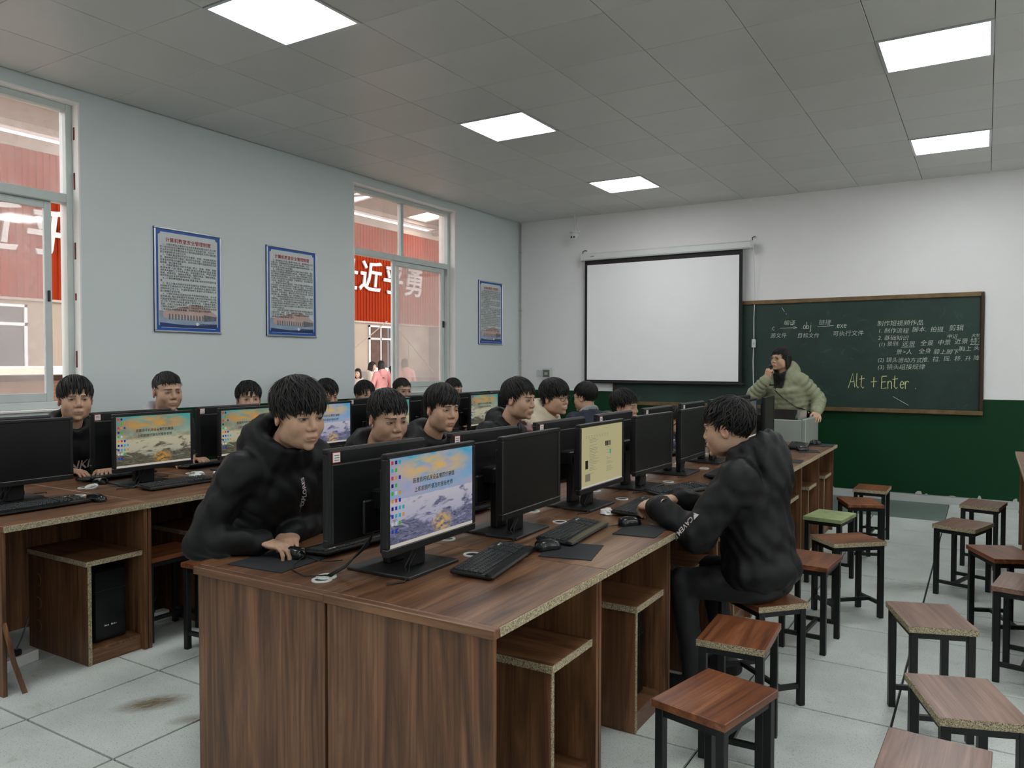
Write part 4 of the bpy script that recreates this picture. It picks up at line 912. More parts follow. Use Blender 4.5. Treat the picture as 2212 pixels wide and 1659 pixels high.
def strip(x, y, rz, label):
    t = thing('power_strip', label, 'power strip', (x, y, 0), rz, 'white power strips'); q = MB(); q.cb(-.03, .03, -.09, .09, 0, .055, .005); q.build('housing', M['white_plastic'], t)
    q = MB(); q.cb(-.018, .018, -.03, .01, .055, .085, .006); pg = q.build('plug', M['black_plastic'], t); q = MB(); q.tube([(0, -.01, .085), (0, .02, .13), (-.02, .08, .22)], .004, 5); q.build('cord', M['cable_black'], pg)
strip(-3.99, 1.93, .25, 'white power strip on the floor under the near window-row desk'); strip(-4.02, 2.66, .0, 'white power strip on the floor behind the tucked stool')
q = MB(); q.cb(-.1, .1, -.07, .07, 0, .018, .002); o = q.build('notebook', plain('teal_cover', lin(70, 140, 120), .6), None, False, (-2.1, 5.35, DZ+.0005)); tag(o, 'teal notebook on the desk before the purple-jacketed student', 'notebook')
q = MB(); q.cb(-.1, .1, -.07, .07, 0, .006, .001); o = q.build('paper_sheet', M['paper_white'], None, False, (-3.9, 5.95, DZ+.0005)); tag(o, 'white papers on the far desk of the window row', 'paper')
q = MB(); q.tube([(-1.87, 1.87, DZ+.006), (-1.93, 1.83, DZ+.004), (-2.02, 1.86, DZ+.004), (-2.08, 1.93, DZ+.007), (-2.10, 1.985, DZ+.012)], .0022, 5); CORD = q
q = MB()
for d in (0, .008, .016): q.tube([(-1.875+d, 1.875, DZ+.002), (-1.84+d, 1.93-d, DZ+.03), (-1.80, 2.0, DZ+.09+d), (-1.805, 2.03, DZ+.13)], .003, 5)
tag(q.build('cable_bundle', M['cable_black'], None, True), 'black cables rising from the nearest cable hole behind the monitor', 'cable')
q = MB(); q.lathe([(.024, .0), (.024, .004), (.034, .004), (.035, 0)], n=18); q.lathe([(.001, .001), (.024, .001)], n=18, mi=1); o = q.build('cable_grommet', [M['white_plastic'], M['black_plastic']], None, False, (-1.87, 1.87, DZ)); tag(o, 'white cable hole ring on the nearest student-side desk', 'grommet')
for o in list(bpy.data.objects):
    if o.get('label') == 'black mouse in the hand of the boy at the table corner':
        bpy.context.view_layer.update(); c = CORD.build('long_cord', M['cable_black'], o, True); c.matrix_parent_inverse = o.matrix_world.inverted()
# ------------------------------------------------------------------ people: signed-distance bodies meshed with surface nets
class Field:
    def __init__(s, lo, hi, h):
        s.lo = np.array(lo, float); s.h = h; s.n = np.maximum(4, np.ceil((np.array(hi, float)-s.lo)/h).astype(int)+1)
        s.ax = [s.lo[i]+h*np.arange(s.n[i]) for i in range(3)]; s.V = np.full(tuple(s.n), 1.0, np.float32)
    def reg(s, lo, hi):
        a = np.clip(np.floor((np.array(lo)-s.lo)/s.h).astype(int), 0, s.n-1); b = np.clip(np.ceil((np.array(hi)-s.lo)/s.h).astype(int)+1, 1, s.n)
        if np.any(b-a < 1): return None, None
        sl = tuple(slice(i, j) for i, j in zip(a, b))
        g = [s.ax[0][sl[0]][:, None, None], s.ax[1][sl[1]][None, :, None], s.ax[2][sl[2]][None, None, :]]
        return sl, g
    def put(s, d, sl, k, op):
        v = s.V[sl]
        if op > 0:
            if k <= 0: s.V[sl] = np.minimum(v, d); return
            hh = np.clip(.5+.5*(v-d)/k, 0, 1); s.V[sl] = v*(1-hh)+d*hh-k*hh*(1-hh)
        else:
            d = -d
            hh = np.clip(.5-.5*(v-d)/max(k, 1e-6), 0, 1); s.V[sl] = v*(1-hh)+d*hh+k*hh*(1-hh)
    def cone(s, a, b, ra, rb, k=.01, op=1, puff=0, np_=0, flat=None):
        a = np.array(a, float); b = np.array(b, float); m = max(ra, rb)+abs(puff)+k+2*s.h
        sl, g = s.reg(np.minimum(a, b)-m, np.maximum(a, b)+m)
        if sl is None: return
        ba = b-a; L = max(float(ba@ba), 1e-9); p = [g[i]-a[i] for i in range(3)]
        t = np.clip((p[0]*ba[0]+p[1]*ba[1]+p[2]*ba[2])/L, 0, 1)
        r = ra+(rb-ra)*t
        if np_: r = r+puff*(np.abs(np.sin(PI*np_*t))-.5)
        d = np.sqrt((p[0]-ba[0]*t)**2+(p[1]-ba[1]*t)**2+(p[2]-ba[2]*t)**2)-r
        s.put(d.astype(np.float32), sl, k, op)
    def ell(s, c, r, R=None, k=.01, op=1):
        c = np.array(c, float); r = np.array(r, float); m = (max(r) if R is not None else r)+k+2*s.h
        sl, g = s.reg(c-m, c+m)
        if sl is None: return
        p = [g[i]-c[i] for i in range(3)]
        if R is not None: p = [R[0][i]*p[0]+R[1][i]*p[1]+R[2][i]*p[2] for i in range(3)]     # columns of R are the axes
        k0 = np.sqrt((p[0]/r[0])**2+(p[1]/r[1])**2+(p[2]/r[2])**2); k1 = np.sqrt((p[0]/r[0]**2)**2+(p[1]/r[1]**2)**2+(p[2]/r[2]**2)**2)+1e-9
        s.put((k0*(k0-1)/k1).astype(np.float32), sl, k, op)
    def torus(s, c, R, rad, tube, k=.01, sx=1.0):
        c = np.array(c, float); m = rad*max(1, sx)+tube+k+2*s.h; sl, g = s.reg(c-m, c+m)
        p = [g[i]-c[i] for i in range(3)]; p = [R[0][i]*p[0]+R[1][i]*p[1]+R[2][i]*p[2] for i in range(3)]
        q = np.sqrt((p[0]/sx)**2+p[1]**2)-rad; s.put((np.sqrt(q*q+p[2]**2)-tube).astype(np.float32), sl, k, 1)
    def wrinkle(s, amp, f=1.0, seed=0):
        x, y, z = s.ax[0][:, None, None], s.ax[1][None, :, None], s.ax[2][None, None, :]; q = seed*1.7
        w = np.sin(31*f*z+9*np.sin(11*x+q)+6*np.sin(13*y+2*q))*np.sin(17*f*(x-y)+4*np.sin(14*z+q))+.6*np.sin(52*f*(z*.7+x*.5-y*.4)+5*np.sin(19*y+q))*np.sin(23*f*(x+y)+q)
        s.V += (amp*w).astype(np.float32)
    def surf(s, x, z):
        i = min(max(int(round((x-s.lo[0])/s.h)), 0), s.n[0]-1); k = min(max(int(round((z-s.lo[2])/s.h)), 0), s.n[2]-1)
        def col(i, k):
            c = s.V[i, :, k]; ins = np.where(c < 0)[0]
            if len(ins) == 0: return None
            j = ins[-1]; return s.ax[1][j] if j+1 >= s.n[1] else s.ax[1][j]+s.h*float(c[j]/(c[j]-c[j+1]))
        fi = (x-s.lo[0])/s.h; fk = (z-s.lo[2])/s.h; i = int(fi); k = int(fk); fi -= i; fk -= k
        q = [col(i, k), col(i+1, k), col(i, k+1), col(i+1, k+1)]
        if any(v is None for v in q): return 0
        return (q[0]*(1-fi)+q[1]*fi)*(1-fk)+(q[2]*(1-fi)+q[3]*fi)*fk
    def mesh(s):
        V = s.V; ins = V < 0; nx, ny, nz = V.shape
        P = np.zeros((nx-1, ny-1, nz-1, 3), np.float32); C = np.zeros((nx-1, ny-1, nz-1), np.float32)
        for axis in range(3):
            o = [0, 1, 2]; o.remove(axis)
            for da in (0, 1):
                for db in (0, 1):
                    st = [0, 0, 0]; st[o[0]] = da; st[o[1]] = db; en = list(st); en[axis] = 1
                    A = V[st[0]:nx-1+st[0], st[1]:ny-1+st[1], st[2]:nz-1+st[2]]; B = V[en[0]:nx-1+en[0], en[1]:ny-1+en[1], en[2]:nz-1+en[2]]
                    cr = (A < 0) != (B < 0); t = np.where(cr, A/np.where(cr, A-B, 1), 0)
                    C += cr
                    for q in range(3):
                        if q == axis: P[..., q] += t
                        elif st[q]: P[..., q] += cr
        act = C > 0; idx = np.full(C.shape, -1, np.int64); idx[act] = np.arange(int(act.sum()))
        ijk = np.argwhere(act); verts = s.lo+(ijk+P[act]/C[act][:, None])*s.h
        F = []
        for axis in range(3):
            o = [(axis+1) % 3, (axis+2) % 3]
            a = [slice(1, -1)]*3; a[axis] = slice(0, -1); b = [slice(1, -1)]*3; b[axis] = slice(1, None)
            A = ins[tuple(a)]; B = ins[tuple(b)]; e = np.argwhere(A != B)
            if len(e) == 0: continue
            sg = A[tuple(e.T)]; base = e.copy(); base[:, o[0]] += 1; base[:, o[1]] += 1
            def cell(d0, d1):
                c = base.copy(); c[:, o[0]] -= d0; c[:, o[1]] -= d1; return idx[tuple(c.T)]
            q = np.stack([cell(1, 1), cell(0, 1), cell(0, 0), cell(1, 0)], 1)
            q[~sg] = q[~sg][:, ::-1]; F.append(q)
        return verts, np.concatenate(F) if F else np.zeros((0, 4), int)
def frame(yaw, pitch=0, roll=0):
    """columns: right, front, up"""
    return np.array(Matrix.Rotation(yaw-PI/2, 3, 'Z') @ Matrix.Rotation(-pitch, 3, 'X') @ Matrix.Rotation(roll, 3, 'Y'))
class Acc:
    def __init__(s): s.v = []; s.f = []; s.c = []; s.n = 0
    def add(s, v, f, c):
        v = np.asarray(v, float).reshape(-1, 3); c = np.asarray(c, float)
        if c.ndim == 1: c = np.tile(c, (len(v), 1))
        s.v.append(v); s.f += [tuple(int(i)+s.n for i in q) for q in f]; s.c.append(c); s.n += len(v)
    def build(s, name, mat, parent, loc):
        v = np.concatenate(s.v)-np.array(loc); c = np.concatenate(s.c); c = np.concatenate([c, np.ones((len(c), 1))], 1)
        me = bpy.data.meshes.new(name); me.from_pydata(v.tolist(), [], s.f); me.materials.append(mat)
        me.polygons.foreach_set('use_smooth', [True]*len(me.polygons))
        ca = me.color_attributes.new('Col', 'FLOAT_COLOR', 'POINT'); ca.data.foreach_set('color', c.astype(np.float32).ravel()); me.update()
        return ob(name, me, parent)
def mk_vc(name, rough, bumps=0, bscale=300, sss=0, sheen=0):
    t = NT(name); a = t.N('ShaderNodeVertexColor', layer_name='Col'); v = t.co(); n = t.noise(v, 40, 3, .6)
    t.base(t.mix(.22, a.outputs[0], t.mix(1.0, a.outputs[0], t.ramp(n, (.3, (.6, .55, .52, 1)), (.7, (1.25, 1.2, 1.15, 1))), 'MULTIPLY'))); t.set(Roughness=rough)
    if bumps: t.bump(t.noise(v, bscale, 3, .6), bumps, .001)
    if sss: t.p.inputs['Subsurface Weight'].default_value = sss; t.p.inputs['Subsurface Radius'].default_value = (.012, .005, .003); t.p.inputs['Subsurface Scale'].default_value = .5
    if sheen: t.p.inputs['Sheen Weight'].default_value = sheen
    MATS[name] = t.m
mk_vc('skin', .48, .05, 500); mk_vc('hair', .58, .2, 260); mk_vc('cloth', .62, .22, 420); mk_vc('nylon', .55, .12, 160); MATS['nylon'].node_tree.nodes['Principled BSDF'].inputs['Specular IOR Level'].default_value = .3
SKIN = np.array([.56, .345, .235]); HAIR = np.array([.0065, .0058, .0055])
CR_C = np.array([0, -.012, .030]); CR_R = np.array([.0745, .094, .086])
def head_mesh(acc, H, Rm, sc, neck, h=.0042, tone=1.0, smile=False, squint=0.0, look=0.0, female=False, hw=1.0):
    """head-local: +x right, +y front, +z up"""
    f = Field((-.098, -.122, -.235), (.098, .132, .132), h)
    nb = np.linalg.inv(Rm) @ (np.array(neck)-np.array(H))/sc
    f.ell(CR_C, CR_R*np.array([hw, 1, 1]), k=.02); f.ell((0, .026, -.032), (.063*hw, .061, .076), k=.03)
    jw = .040 if female else .044
    f.ell((0, .034, -.080), (jw*hw, .046, .033), k=.03)
    for sx in (-1, 1):
        f.ell((sx*.040*hw, .046, -.034), (.026, .034, .032), k=.02)                    # cheek
        f.ell((sx*.052*hw, .008, -.066), (.016, .030, .028), k=.025)                    # jaw angle
    f.cone((-.030, .080, .020), (.030, .080, .020), .011, .011, k=.016)
    for sx in (-1, 1): f.ell((sx*.031, .096, .000), (.021, .014, .011), k=.014, op=-1)   # eye sockets
    f.cone((0, .083, .010), (0, .1, -.028), .0085, .0112, k=.012)                        # nose
    for sx in (-1, 1): f.ell((sx*.0125, .091, -.0345), (.0085, .0105, .0075), k=.007)
    f.ell((0, .086, -.066), (.023, .012, .016), k=.014)
    f.ell((0, .092, -.0605), (.021, .0075, .0052), k=.006); f.ell((0, .0905, -.0715), (.018, .0078, .0062), k=.006)
    f.ell((0, .078, -.101), (.018, .014, .013), k=.014)                                   # chin
    f.cone((-.019, .0995, -.066), (.019, .0995, -.066), .0022, .0022, k=.005, op=-1)
    for sx in (-1, 1): f.ell((sx*.031, .0735, .001), (.0155, .0125, .0105), k=.006)       # eyeball + lids
    for sx in (-1, 1):
        Re = np.array(Matrix.Rotation(sx*math.radians(-22), 3, 'Z') @ Matrix.Rotation(math.radians(-8), 3, 'X'))
        f.ell((sx*.0765*hw, -.010, -.010), (.0085, .0185, .031), Re, k=.007); f.ell((sx*.0835*hw, -.006, -.006), (.0055, .0105, .019), Re, k=.004, op=-1)
    f.cone((0, -.022, -.055), nb, .050 if not female else .045, .056 if not female else .050, k=.022)
    v, q = f.mesh()
    c = np.tile(SKIN*tone, (len(v), 1))
    def blob(p, r, col, a=1.0):
        d = np.sqrt((((v-np.array(p))/np.array(r))**2).sum(1)); w_ = np.clip(1.4-d*1.2, 0, 1)*a; c[:] = c*(1-w_[:, None])+np.array(col)*tone*w_[:, None]
    blob((0, .095, -.066), (.021, .022, .0095), (.40, .17, .14), .75)
    for sx in (-1, 1):
        blob((sx*.045, .06, -.03), (.03, .03, .03), (.50, .25, .17), .35); blob((sx*.08, -.01, -.01), (.02, .03, .04), (.50, .22, .15), .5)
    blob((0, .10, -.03), (.016, .02, .012), (.48, .24, .17), .4)
    T = lambda p: (np.asarray(p, float)*sc) @ Rm.T+np.array(H)
    acc.add(T(v), q, c)
    def patch(fn, nu, nv, lift, colf):
        P = []; cc = []
        for j in range(nv+1):
            for i in range(nu+1):
                x, z = fn(i/nu, j/nv); P.append((x, f.surf(x, z)+lift, z)); cc.append(colf(i/nu, j/nv))
        acc.add(T(P), [(j*(nu+1)+i, j*(nu+1)+i+1, (j+1)*(nu+1)+i+1, (j+1)*(nu+1)+i) for j in range(nv) for i in range(nu)], cc)
    op_ = 1-squint
    for sx in (-1, 1):
        ex, ez = sx*.0312, .0005
        def eye(u, w_, sx=sx):
            x = (u-.5)*.031; a = max(0, 1-(2*u-1)**2); top = .0056*op_*a**.75+.0011*(u-.5)*sx*2; bot = -.0036*op_*a**.7
            return ex+x, ez+bot+(top-bot)*w_
        def ecol(u, w_, sx=sx):
            du = (u-.5-look*.16)/.21; dv = (w_-.56)/.95
            if w_ > .86: return (.015, .011, .010)
            if du*du+dv*dv < 1: return (.012, .008, .007)
            return (.36, .33, .31) if .08 < u < .92 else (.30, .16, .13)
        if squint < .9: patch(eye, 16, 7, .0012, ecol)
        def lid(u, w_): x = (u-.5)*.034; a = max(0, 1-(2*u-1)**2); return ex+x, ez+.0058*op_*a**.75+.0005+(w_*.0018)
        patch(lid, 12, 1, .0013, lambda u, w_: (.03, .02, .017))
        def brow(u, w_, sx=sx): t = u if sx > 0 else 1-u; return ex+(u-.5)*.042, ez+.0195+.0042*math.sin(PI*min(1, t*.9+.1))-.002*t+(w_-.5)*.0062*(1-.65*t)
        patch(brow, 12, 2, .0016, lambda u, w_: (.035, .025, .02))
        def nos(u, w_, sx=sx): return sx*.0068+(u-.5)*.0062, -.0398+(w_-.5)*.0034
        patch(nos, 4, 2, .0006, lambda u, w_: (.10, .045, .035))
    if smile:
        def th(u, w_): x = (u-.5)*.044; return x, -.066+.010*(2*u-1)**2-.0085*(1-(2*u-1)**2)*(1-w_)+.001
        patch(th, 14, 3, .0016, lambda u, w_: (.62, .58, .52) if .08 < u < .92 and .1 < w_ < .95 else (.12, .04, .035))
    else:
        def mo(u, w_): x = (u-.5)*.042; return x, -.0662-.0012*abs(2*u-1)+.0008*math.cos(u*4*PI)+(w_-.5)*.0017
        patch(mo, 14, 1, .0011, lambda u, w_: (.13, .05, .042))
    return T, f
ZB = [(0, .060), (35, .058), (55, .040), (68, .012), (76, -.030), (84, -.028), (90, .012), (104, .010), (116, -.052), (140, -.075), (180, -.078)]
def zlim(az, tab):
    a = abs(math.degrees(az)); 
    for (p, q), (r, s_) in zip(tab[:-1], tab[1:]):
        if p <= a <= r: return q+(s_-q)*(a-p)/(r-p)
    return tab[-1][1]
def hair_mesh(T, seed, fringe=.026, side=.0, thick=.014, length=.8, n=420, messy=.2, part=0.0, back=-.075, crown=26, long_=0.0, hw=1.0, lift=0.0, long0=1.15, dens=2.2):
    rr = random.Random(seed); acc = Acc(); Cr = CR_R*np.array([hw, 1, 1])
    # cap
    nphi, nt = 44, 12; P = []; tab = [(a, b if a < 110 else b+(back+.075)) for a, b in ZB]
    tab = [(a, (b+side if 60 <= a <= 88 else b)) for a, b in tab]
    for i in range(nphi):
        az = -PI+2*PI*i/nphi; zb = zlim(az, tab); zb_ = max(-.98, min(.98, (zb-CR_C[2])/Cr[2])); thm = math.acos(zb_)
        for j in range(nt+1):
            th = thm*j/nt; t = j/nt; off = thick*.75*(1-t**4)+.0006
            u = np.array([math.sin(th)*math.sin(az), math.sin(th)*math.cos(az), math.cos(th)]); k = 1+.10*math.sin(7*az+seed)*math.sin(9*th)
            P.append(CR_C+(Cr+off*k*(.5+.5*min(1, max(0, (u[2]*Cr[2]+CR_C[2]+.02)/.08))))*u)
    fs = []
    for i in range(nphi):
        i2 = (i+1) % nphi
        for j in range(nt): fs.append((i*(nt+1)+j, i*(nt+1)+j+1, i2*(nt+1)+j+1, i2*(nt+1)+j))
    acc.add(T(P), fs, HAIR)
    tilt = np.array(Matrix.Rotation(math.radians(crown), 3, 'X'))       # pole leans back
    fr = [(0, fringe), (40, fringe-.004), (58, fringe-.012), (70, .0+side), (80, -.024+side), (90, .006), (106, .004), (118, -.048), (180, back-.004)]
    n = int(n*dens)
    for c in range(n):
        az = rr.uniform(-PI, PI); th0 = abs(rr.gauss(0, 1))*.55 if rr.random() < .4 else rr.uniform(.1, 1.7)
        L = length*rr.uniform(.55, 1.15); sw = rr.uniform(-.5, .5)*messy*3+part; w0 = rr.uniform(.0020, .0044); jz = rr.uniform(-1, 1)*(.004+.03*messy); lf = rr.uniform(0, 1)**2*messy*.035+lift*rr.uniform(.2, 1)
        pts = []; N = 6
        for k in range(N+1):
            t = k/N; a = az+sw*t; th = th0+L*t
            u = tilt @ np.array([math.sin(th)*math.sin(a), math.sin(th)*math.cos(a), math.cos(th)])
            zz0 = u[2]*Cr[2]+CR_C[2]; p = CR_C+(Cr+thick*(.85+.25*math.sin(c*1.3))*(.45+.55*min(1, max(0, (zz0+.02)/.08)))-.004*t*t+lf*t)*u
            wa = math.atan2(p[0], p[1]); zz = zlim(wa, fr)+jz
            if p[2] < zz:
                if k < 2: pts = []; break
                if long_ and abs(wa) > .9: pass
                else: p = p.copy(); pts.append(p); break
            pts.append(p)
        if len(pts) < 3: continue
        pts = np.array(pts); m = len(pts); ring = []
        for k in range(m):
            tg = pts[min(k+1, m-1)]-pts[max(k-1, 0)]; tg /= np.linalg.norm(tg)+1e-9; nr = (pts[k]-CR_C)/Cr; nr /= np.linalg.norm(nr); sd = np.cross(tg, nr); sd /= np.linalg.norm(sd)+1e-9
            w_ = w0*(1, 1, 1, .9, .75, .5, .12)[int(6*k/(m-1))] ; hgt = w_*.55
            ring += [pts[k]+sd*w_, pts[k]+nr*hgt, pts[k]-sd*w_]
        g = rr.uniform(.7, 1.6)
        acc.add(T(ring), [(k*3+j, k*3+(j+1) % 3, k*3+3+(j+1) % 3, k*3+3+j) for k in range(m-1) for j in range(3)], HAIR*g)
    if long_:
        for c in range(int(n*.6)):
            az = rr.choice([-1, 1])*rr.uniform(long0, PI); x0 = Cr[0]*1.12*math.sin(az); y0 = CR_C[1]+Cr[1]*1.1*math.cos(az); w0 = rr.uniform(.008, .014)
            l_ = long_*rr.uniform(.75, 1.1); pts = [np.array([x0*(1+.1*t), y0-.02*t+rr.uniform(-.004, .004), .03-l_*t]) for t in (0, .25, .5, .75, 1)]; ring = []
            for k, p in enumerate(pts):
                w_ = w0*(1, 1.1, 1, .8, .15)[k]; tg = np.array([-math.cos(az), math.sin(az), 0]); nr = np.array([math.sin(az), math.cos(az), 0]); ring += [p+tg*w_, p+nr*w_*.6, p-tg*w_, p-nr*w_*.6]
            acc.add(T(ring), [(k*4+j, k*4+(j+1) % 4, k*4+4+(j+1) % 4, k*4+4+j) for k in range(4) for j in range(4)], HAIR*rr.uniform(.7, 1.5))
    return acc
def hand_mesh(acc, wrist, fwd, up, side, curl=(.25, .45, .3), spread=.12, thumb=.5, h=.0032, tone=1.0, sc=1.0, curls=None):
    """palm down along -up; side=+1 right hand (thumb on the left of fwd)"""
    fwd = np.array(fwd, float); fwd /= np.linalg.norm(fwd); up = np.array(up, float); up -= fwd*(up@fwd); up /= np.linalg.norm(up); lat = np.cross(fwd, up)*side   # lat points away from the thumb
    Rm = np.stack([fwd, lat, up], 1)
    f = Field((-.075, -.085, -.10), (.205, .075, .06), h)
    f.cone((-.07, 0, 0), (.0, 0, 0), .028, .0255, k=.012)
    f.ell((.045, .002, -.002), (.056, .041, .0165), k=.016); f.ell((.020, -.026, -.010), (.034, .020, .017), k=.014)
    data = [(-.030, .078, .0095), (-.0095, .086, .0098), (.0115, .080, .0093), (.031, .063, .0083)]
    nails = []
    for i, (y, L, r) in enumerate(data):
        cu = curls[i] if curls else curl; ang = spread*(i-1.4)*.55; p = np.array([.083-.004*abs(i-1.2), y, .002]); pit = 0.0
        for j, (fr_, rr_) in enumerate(((.46, 1.0), (.30, .92), (.24, .84))):
            pit += cu[j]; d = np.array([math.cos(pit)*math.cos(ang), math.cos(pit)*math.sin(ang), -math.sin(pit)]); q = p+d*L*fr_
            f.cone(p, q, r*rr_, r*(rr_-.07), k=.004 if j else .009); p = q
        nails.append(p)
    ta = thumb; p = np.array([.022, -.034, -.008]); d = np.array([math.cos(ta), -math.sin(ta), -.25])
    q = p+d*.040; f.cone(p, q, .0135, .0115, k=.012); d2 = np.array([math.cos(ta*.45), -math.sin(ta*.45), -.22]); f.cone(q, q+d2*.032, .0112, .0088, k=.004)
    v, fc = f.mesh(); c = np.tile(SKIN*tone, (len(v), 1))
    for nl in nails:
        w_ = np.clip(1.3-np.sqrt((((v-nl)/.012)**2).sum(1)), 0, 1)*.5; c = c*(1-w_[:, None])+np.array([.52, .30, .25])*tone*w_[:, None]
    if np.linalg.det(Rm) < 0: fc = fc[:, ::-1]
    acc.add((v*sc) @ Rm.T+np.array(wrist), fc, c)
def ik(a, b, l1, l2, pole):
    a, b = np.array(a, float), np.array(b, float); d = b-a; D = np.linalg.norm(d); D2 = min(D, (l1+l2)*.985); d /= D
    x = (l1*l1-l2*l2+D2*D2)/(2*D2); y = math.sqrt(max(0, l1*l1-x*x)); p = np.array(pole, float); p -= d*(p@d); p /= np.linalg.norm(p)+1e-9
    return a+d*x+p*y
def glasses(T, parent, loc, col='black_metal', r=.0205, rect=True):
    q = MB()
    for sx in (-1, 1):
        pts = []
        for i in range(21):
            a = 2*PI*i/20; cx, cz = math.cos(a), math.sin(a)
            if rect: cx = math.copysign(abs(cx)**.6, cx); cz = math.copysign(abs(cz)**.6, cz)
            pts.append(Vector(T([(sx*.033+cx*(r+.003), .098-abs(cx)*.002*(1 if sx*cx > 0 else 0), -.001+cz*r*.78)])[0])-Vector(loc))
        q.tube(pts, .0014, 5, cap=False)
        q.tube([Vector(T([p])[0])-Vector(loc) for p in ((sx*.056, .095, .004), (sx*.072, .07, .004), (sx*.081, .0, .002), (sx*.08, -.012, -.006))], .0013, 5)
    q.tube([Vector(T([p])[0])-Vector(loc) for p in ((-.011, .099, .002), (0, .101, .004), (.011, .099, .002))], .0014, 5)
    return q.build('glasses', M[col], parent, True)
BV = {}
def person(label, H, yaw, pitch=0, roll=0, body=None, neck=None, pelvis=None, hands=None, jacket=(.0045, .005, .006), mat='nylon', hood=None, hoodc=None, bulk=1.0, hair=None, head=None, hs=1.0, h=.0045, hb=.011, wr=.0035, wf=1.0,
           legs=True, trousers=(.012, .012, .014), puff=0, knees=None, elbow=None, gl=None, collar=True, shw=.185, extra=None, standing=False, group='students', kneef=.30, coat=0, armr=1.0, seed=0, hem=.0, sit=True):
    """H head centre, yaw facing of head, body facing of torso; all in world coordinates"""
    H = np.array(H, float); body = yaw if body is None else body; hd = head or {}; hs_ = hs
    Rm = frame(yaw, pitch, roll); B = frame(body); R_, F_, U_ = B[:, 0], B[:, 1], B[:, 2]
    neck = np.array(neck, float) if neck is not None else H-F_*.045+np.array([0, 0, -.175*hs_])
    if pelvis is None: pelvis = np.array([neck[0]-F_[0]*.14, neck[1]-F_[1]*.14, .55])
    pelvis = np.array(pelvis, float)
    loc = np.array([pelvis[0], pelvis[1], 0.0]); t = thing('person', label, 'person', tuple(loc), 0, group)
    sk = Acc(); T, ff = head_mesh(sk, H, Rm, hs_, neck, h=h, **hd)
    # torso frame follows the spine
    sp = neck-pelvis; ln = np.linalg.norm(sp); up = sp/ln; fr = F_-up*(F_@up); fr /= np.linalg.norm(fr); TB = np.stack([np.cross(fr, up), fr, up], 1)
    S = {s_: neck-up*.062+TB[:, 0]*s_*shw-fr*.012 for s_ in (-1, 1)}
    hands = hands or {}; W_ = {}; E_ = {}
    for s_ in (-1, 1):
        hw_ = hands.get(s_) or dict(p=neck+F_*.34+R_*s_*.13+np.array([0, 0, .80-neck[2]]))
        W_[s_] = np.array(hw_['p'], float); pole = np.array((elbow or {}).get(s_, R_*s_*.45-U_*1.0-F_*.25)); E_[s_] = ik(S[s_], W_[s_], .29, .255, pole)
    # jacket
    allp = np.array([neck+U_*.12, pelvis-U_*.16, *S.values(), *W_.values(), *E_.values(), pelvis+F_*.2, pelvis-F_*.2]); m = .20*bulk
    f = Field(allp.min(0)-m, allp.max(0)+m, hb)
    f.ell(pelvis+sp*.68, (.178*bulk, .118*bulk, ln*.34), TB, k=.03); f.ell(pelvis+sp*.34, (.166*bulk, .125*bulk, ln*.36), TB, k=.05)
    f.ell(pelvis+sp*.06, (.178*bulk, .140*bulk, .115), TB, k=.05)
    if coat: f.cone(pelvis, pelvis-U_*coat, .165, .205, k=.04)
    f.cone(S[-1]+TB[:, 0]*.02, S[1]-TB[:, 0]*.02, .066*bulk, .066*bulk, k=.05)
    f.cone(neck-up*.03, neck-up*.14, .075, .12, k=.05)
    for s_ in (-1, 1):
        f.cone(S[s_], E_[s_], .068*bulk*armr, .056*bulk*armr, k=.03, puff=puff, np_=5 if puff else 0)
        d = W_[s_]-E_[s_]; f.cone(E_[s_], E_[s_]+d*.93, .056*bulk*armr, .042*bulk*armr, k=.02, puff=puff, np_=5 if puff else 0)
        f.torus(E_[s_]+d*.92, np.stack([*np.linalg.svd(d.reshape(1, 3))[2][1:], d/np.linalg.norm(d)], 1), .032*armr*bulk, .0105, k=.012)
    if puff:
        for i in range(6): f.torus(pelvis+sp*(.08+i*.125), TB, .135*bulk, .030, k=.03, sx=1.25)
    hv = Acc()
    if hood:
        hf = f
        Rt = TB @ np.array(Matrix.Rotation(math.radians(-22), 3, 'X'))
        f.torus(neck+up*.016-fr*.005, Rt, .078, .030 if hood != 'big' else .036, k=.03, sx=1.12)
        if hood == 'big': f.torus(neck+up*.062-fr*.008, Rt, .084, .025, k=.03, sx=1.12)
        f.ell(neck-fr*.088+up*.012, (.115, .050, .075) if hood != 'big' else (.140, .070, .095), TB, k=.035)
        if hood == 'big': f.ell(neck-fr*.085+up*.06, (.115, .052, .07), TB, k=.03)
        f.ell(neck-fr*.11-up*.06, (.085, .035, .075) if hood != 'big' else (.115, .060, .12), TB, k=.035)
    elif collar: f.torus(neck+up*.022, TB @ np.array(Matrix.Rotation(math.radians(-18), 3, 'X')), .066, .016, k=.022, sx=1.06)
    f.wrinkle(wr, wf, seed)
    f.cone(neck-up*.05+fr*.005, neck+up*.16+fr*.03, .055, .078, k=.012, op=-1)                    # neck opening
    v, q = f.mesh(); c = np.tile(np.array(jacket), (len(v), 1))
    if hoodc is not None and hood:
        dd = (v-(neck-up*.0)) @ up; rr_ = np.linalg.norm(v-neck, axis=1); w_ = (dd > -.035) | ((rr_ < .2) & (((v-neck) @ fr) < -.075) & (dd > -.14)); w_ &= rr_ < .21; c[w_] = np.array(hoodc)
    if extra: c = extra(v, c, neck, TB)
    ja = Acc(); ja.add(v, q, c); jo = ja.build('jacket', M[mat], t, loc)
    BV[label] = (v, q)
    # body under the clothes + hands, one mesh with the head
    g = Field(allp.min(0)-.1, allp.max(0)+.1, .02)
    g.ell(pelvis+sp*.5, (.13, .085, ln*.5), TB, k=.03); g.cone(S[-1], S[1], .04, .04, k=.03); g.cone(pelvis+sp*.8, neck+up*.03, .06, .045, k=.03)
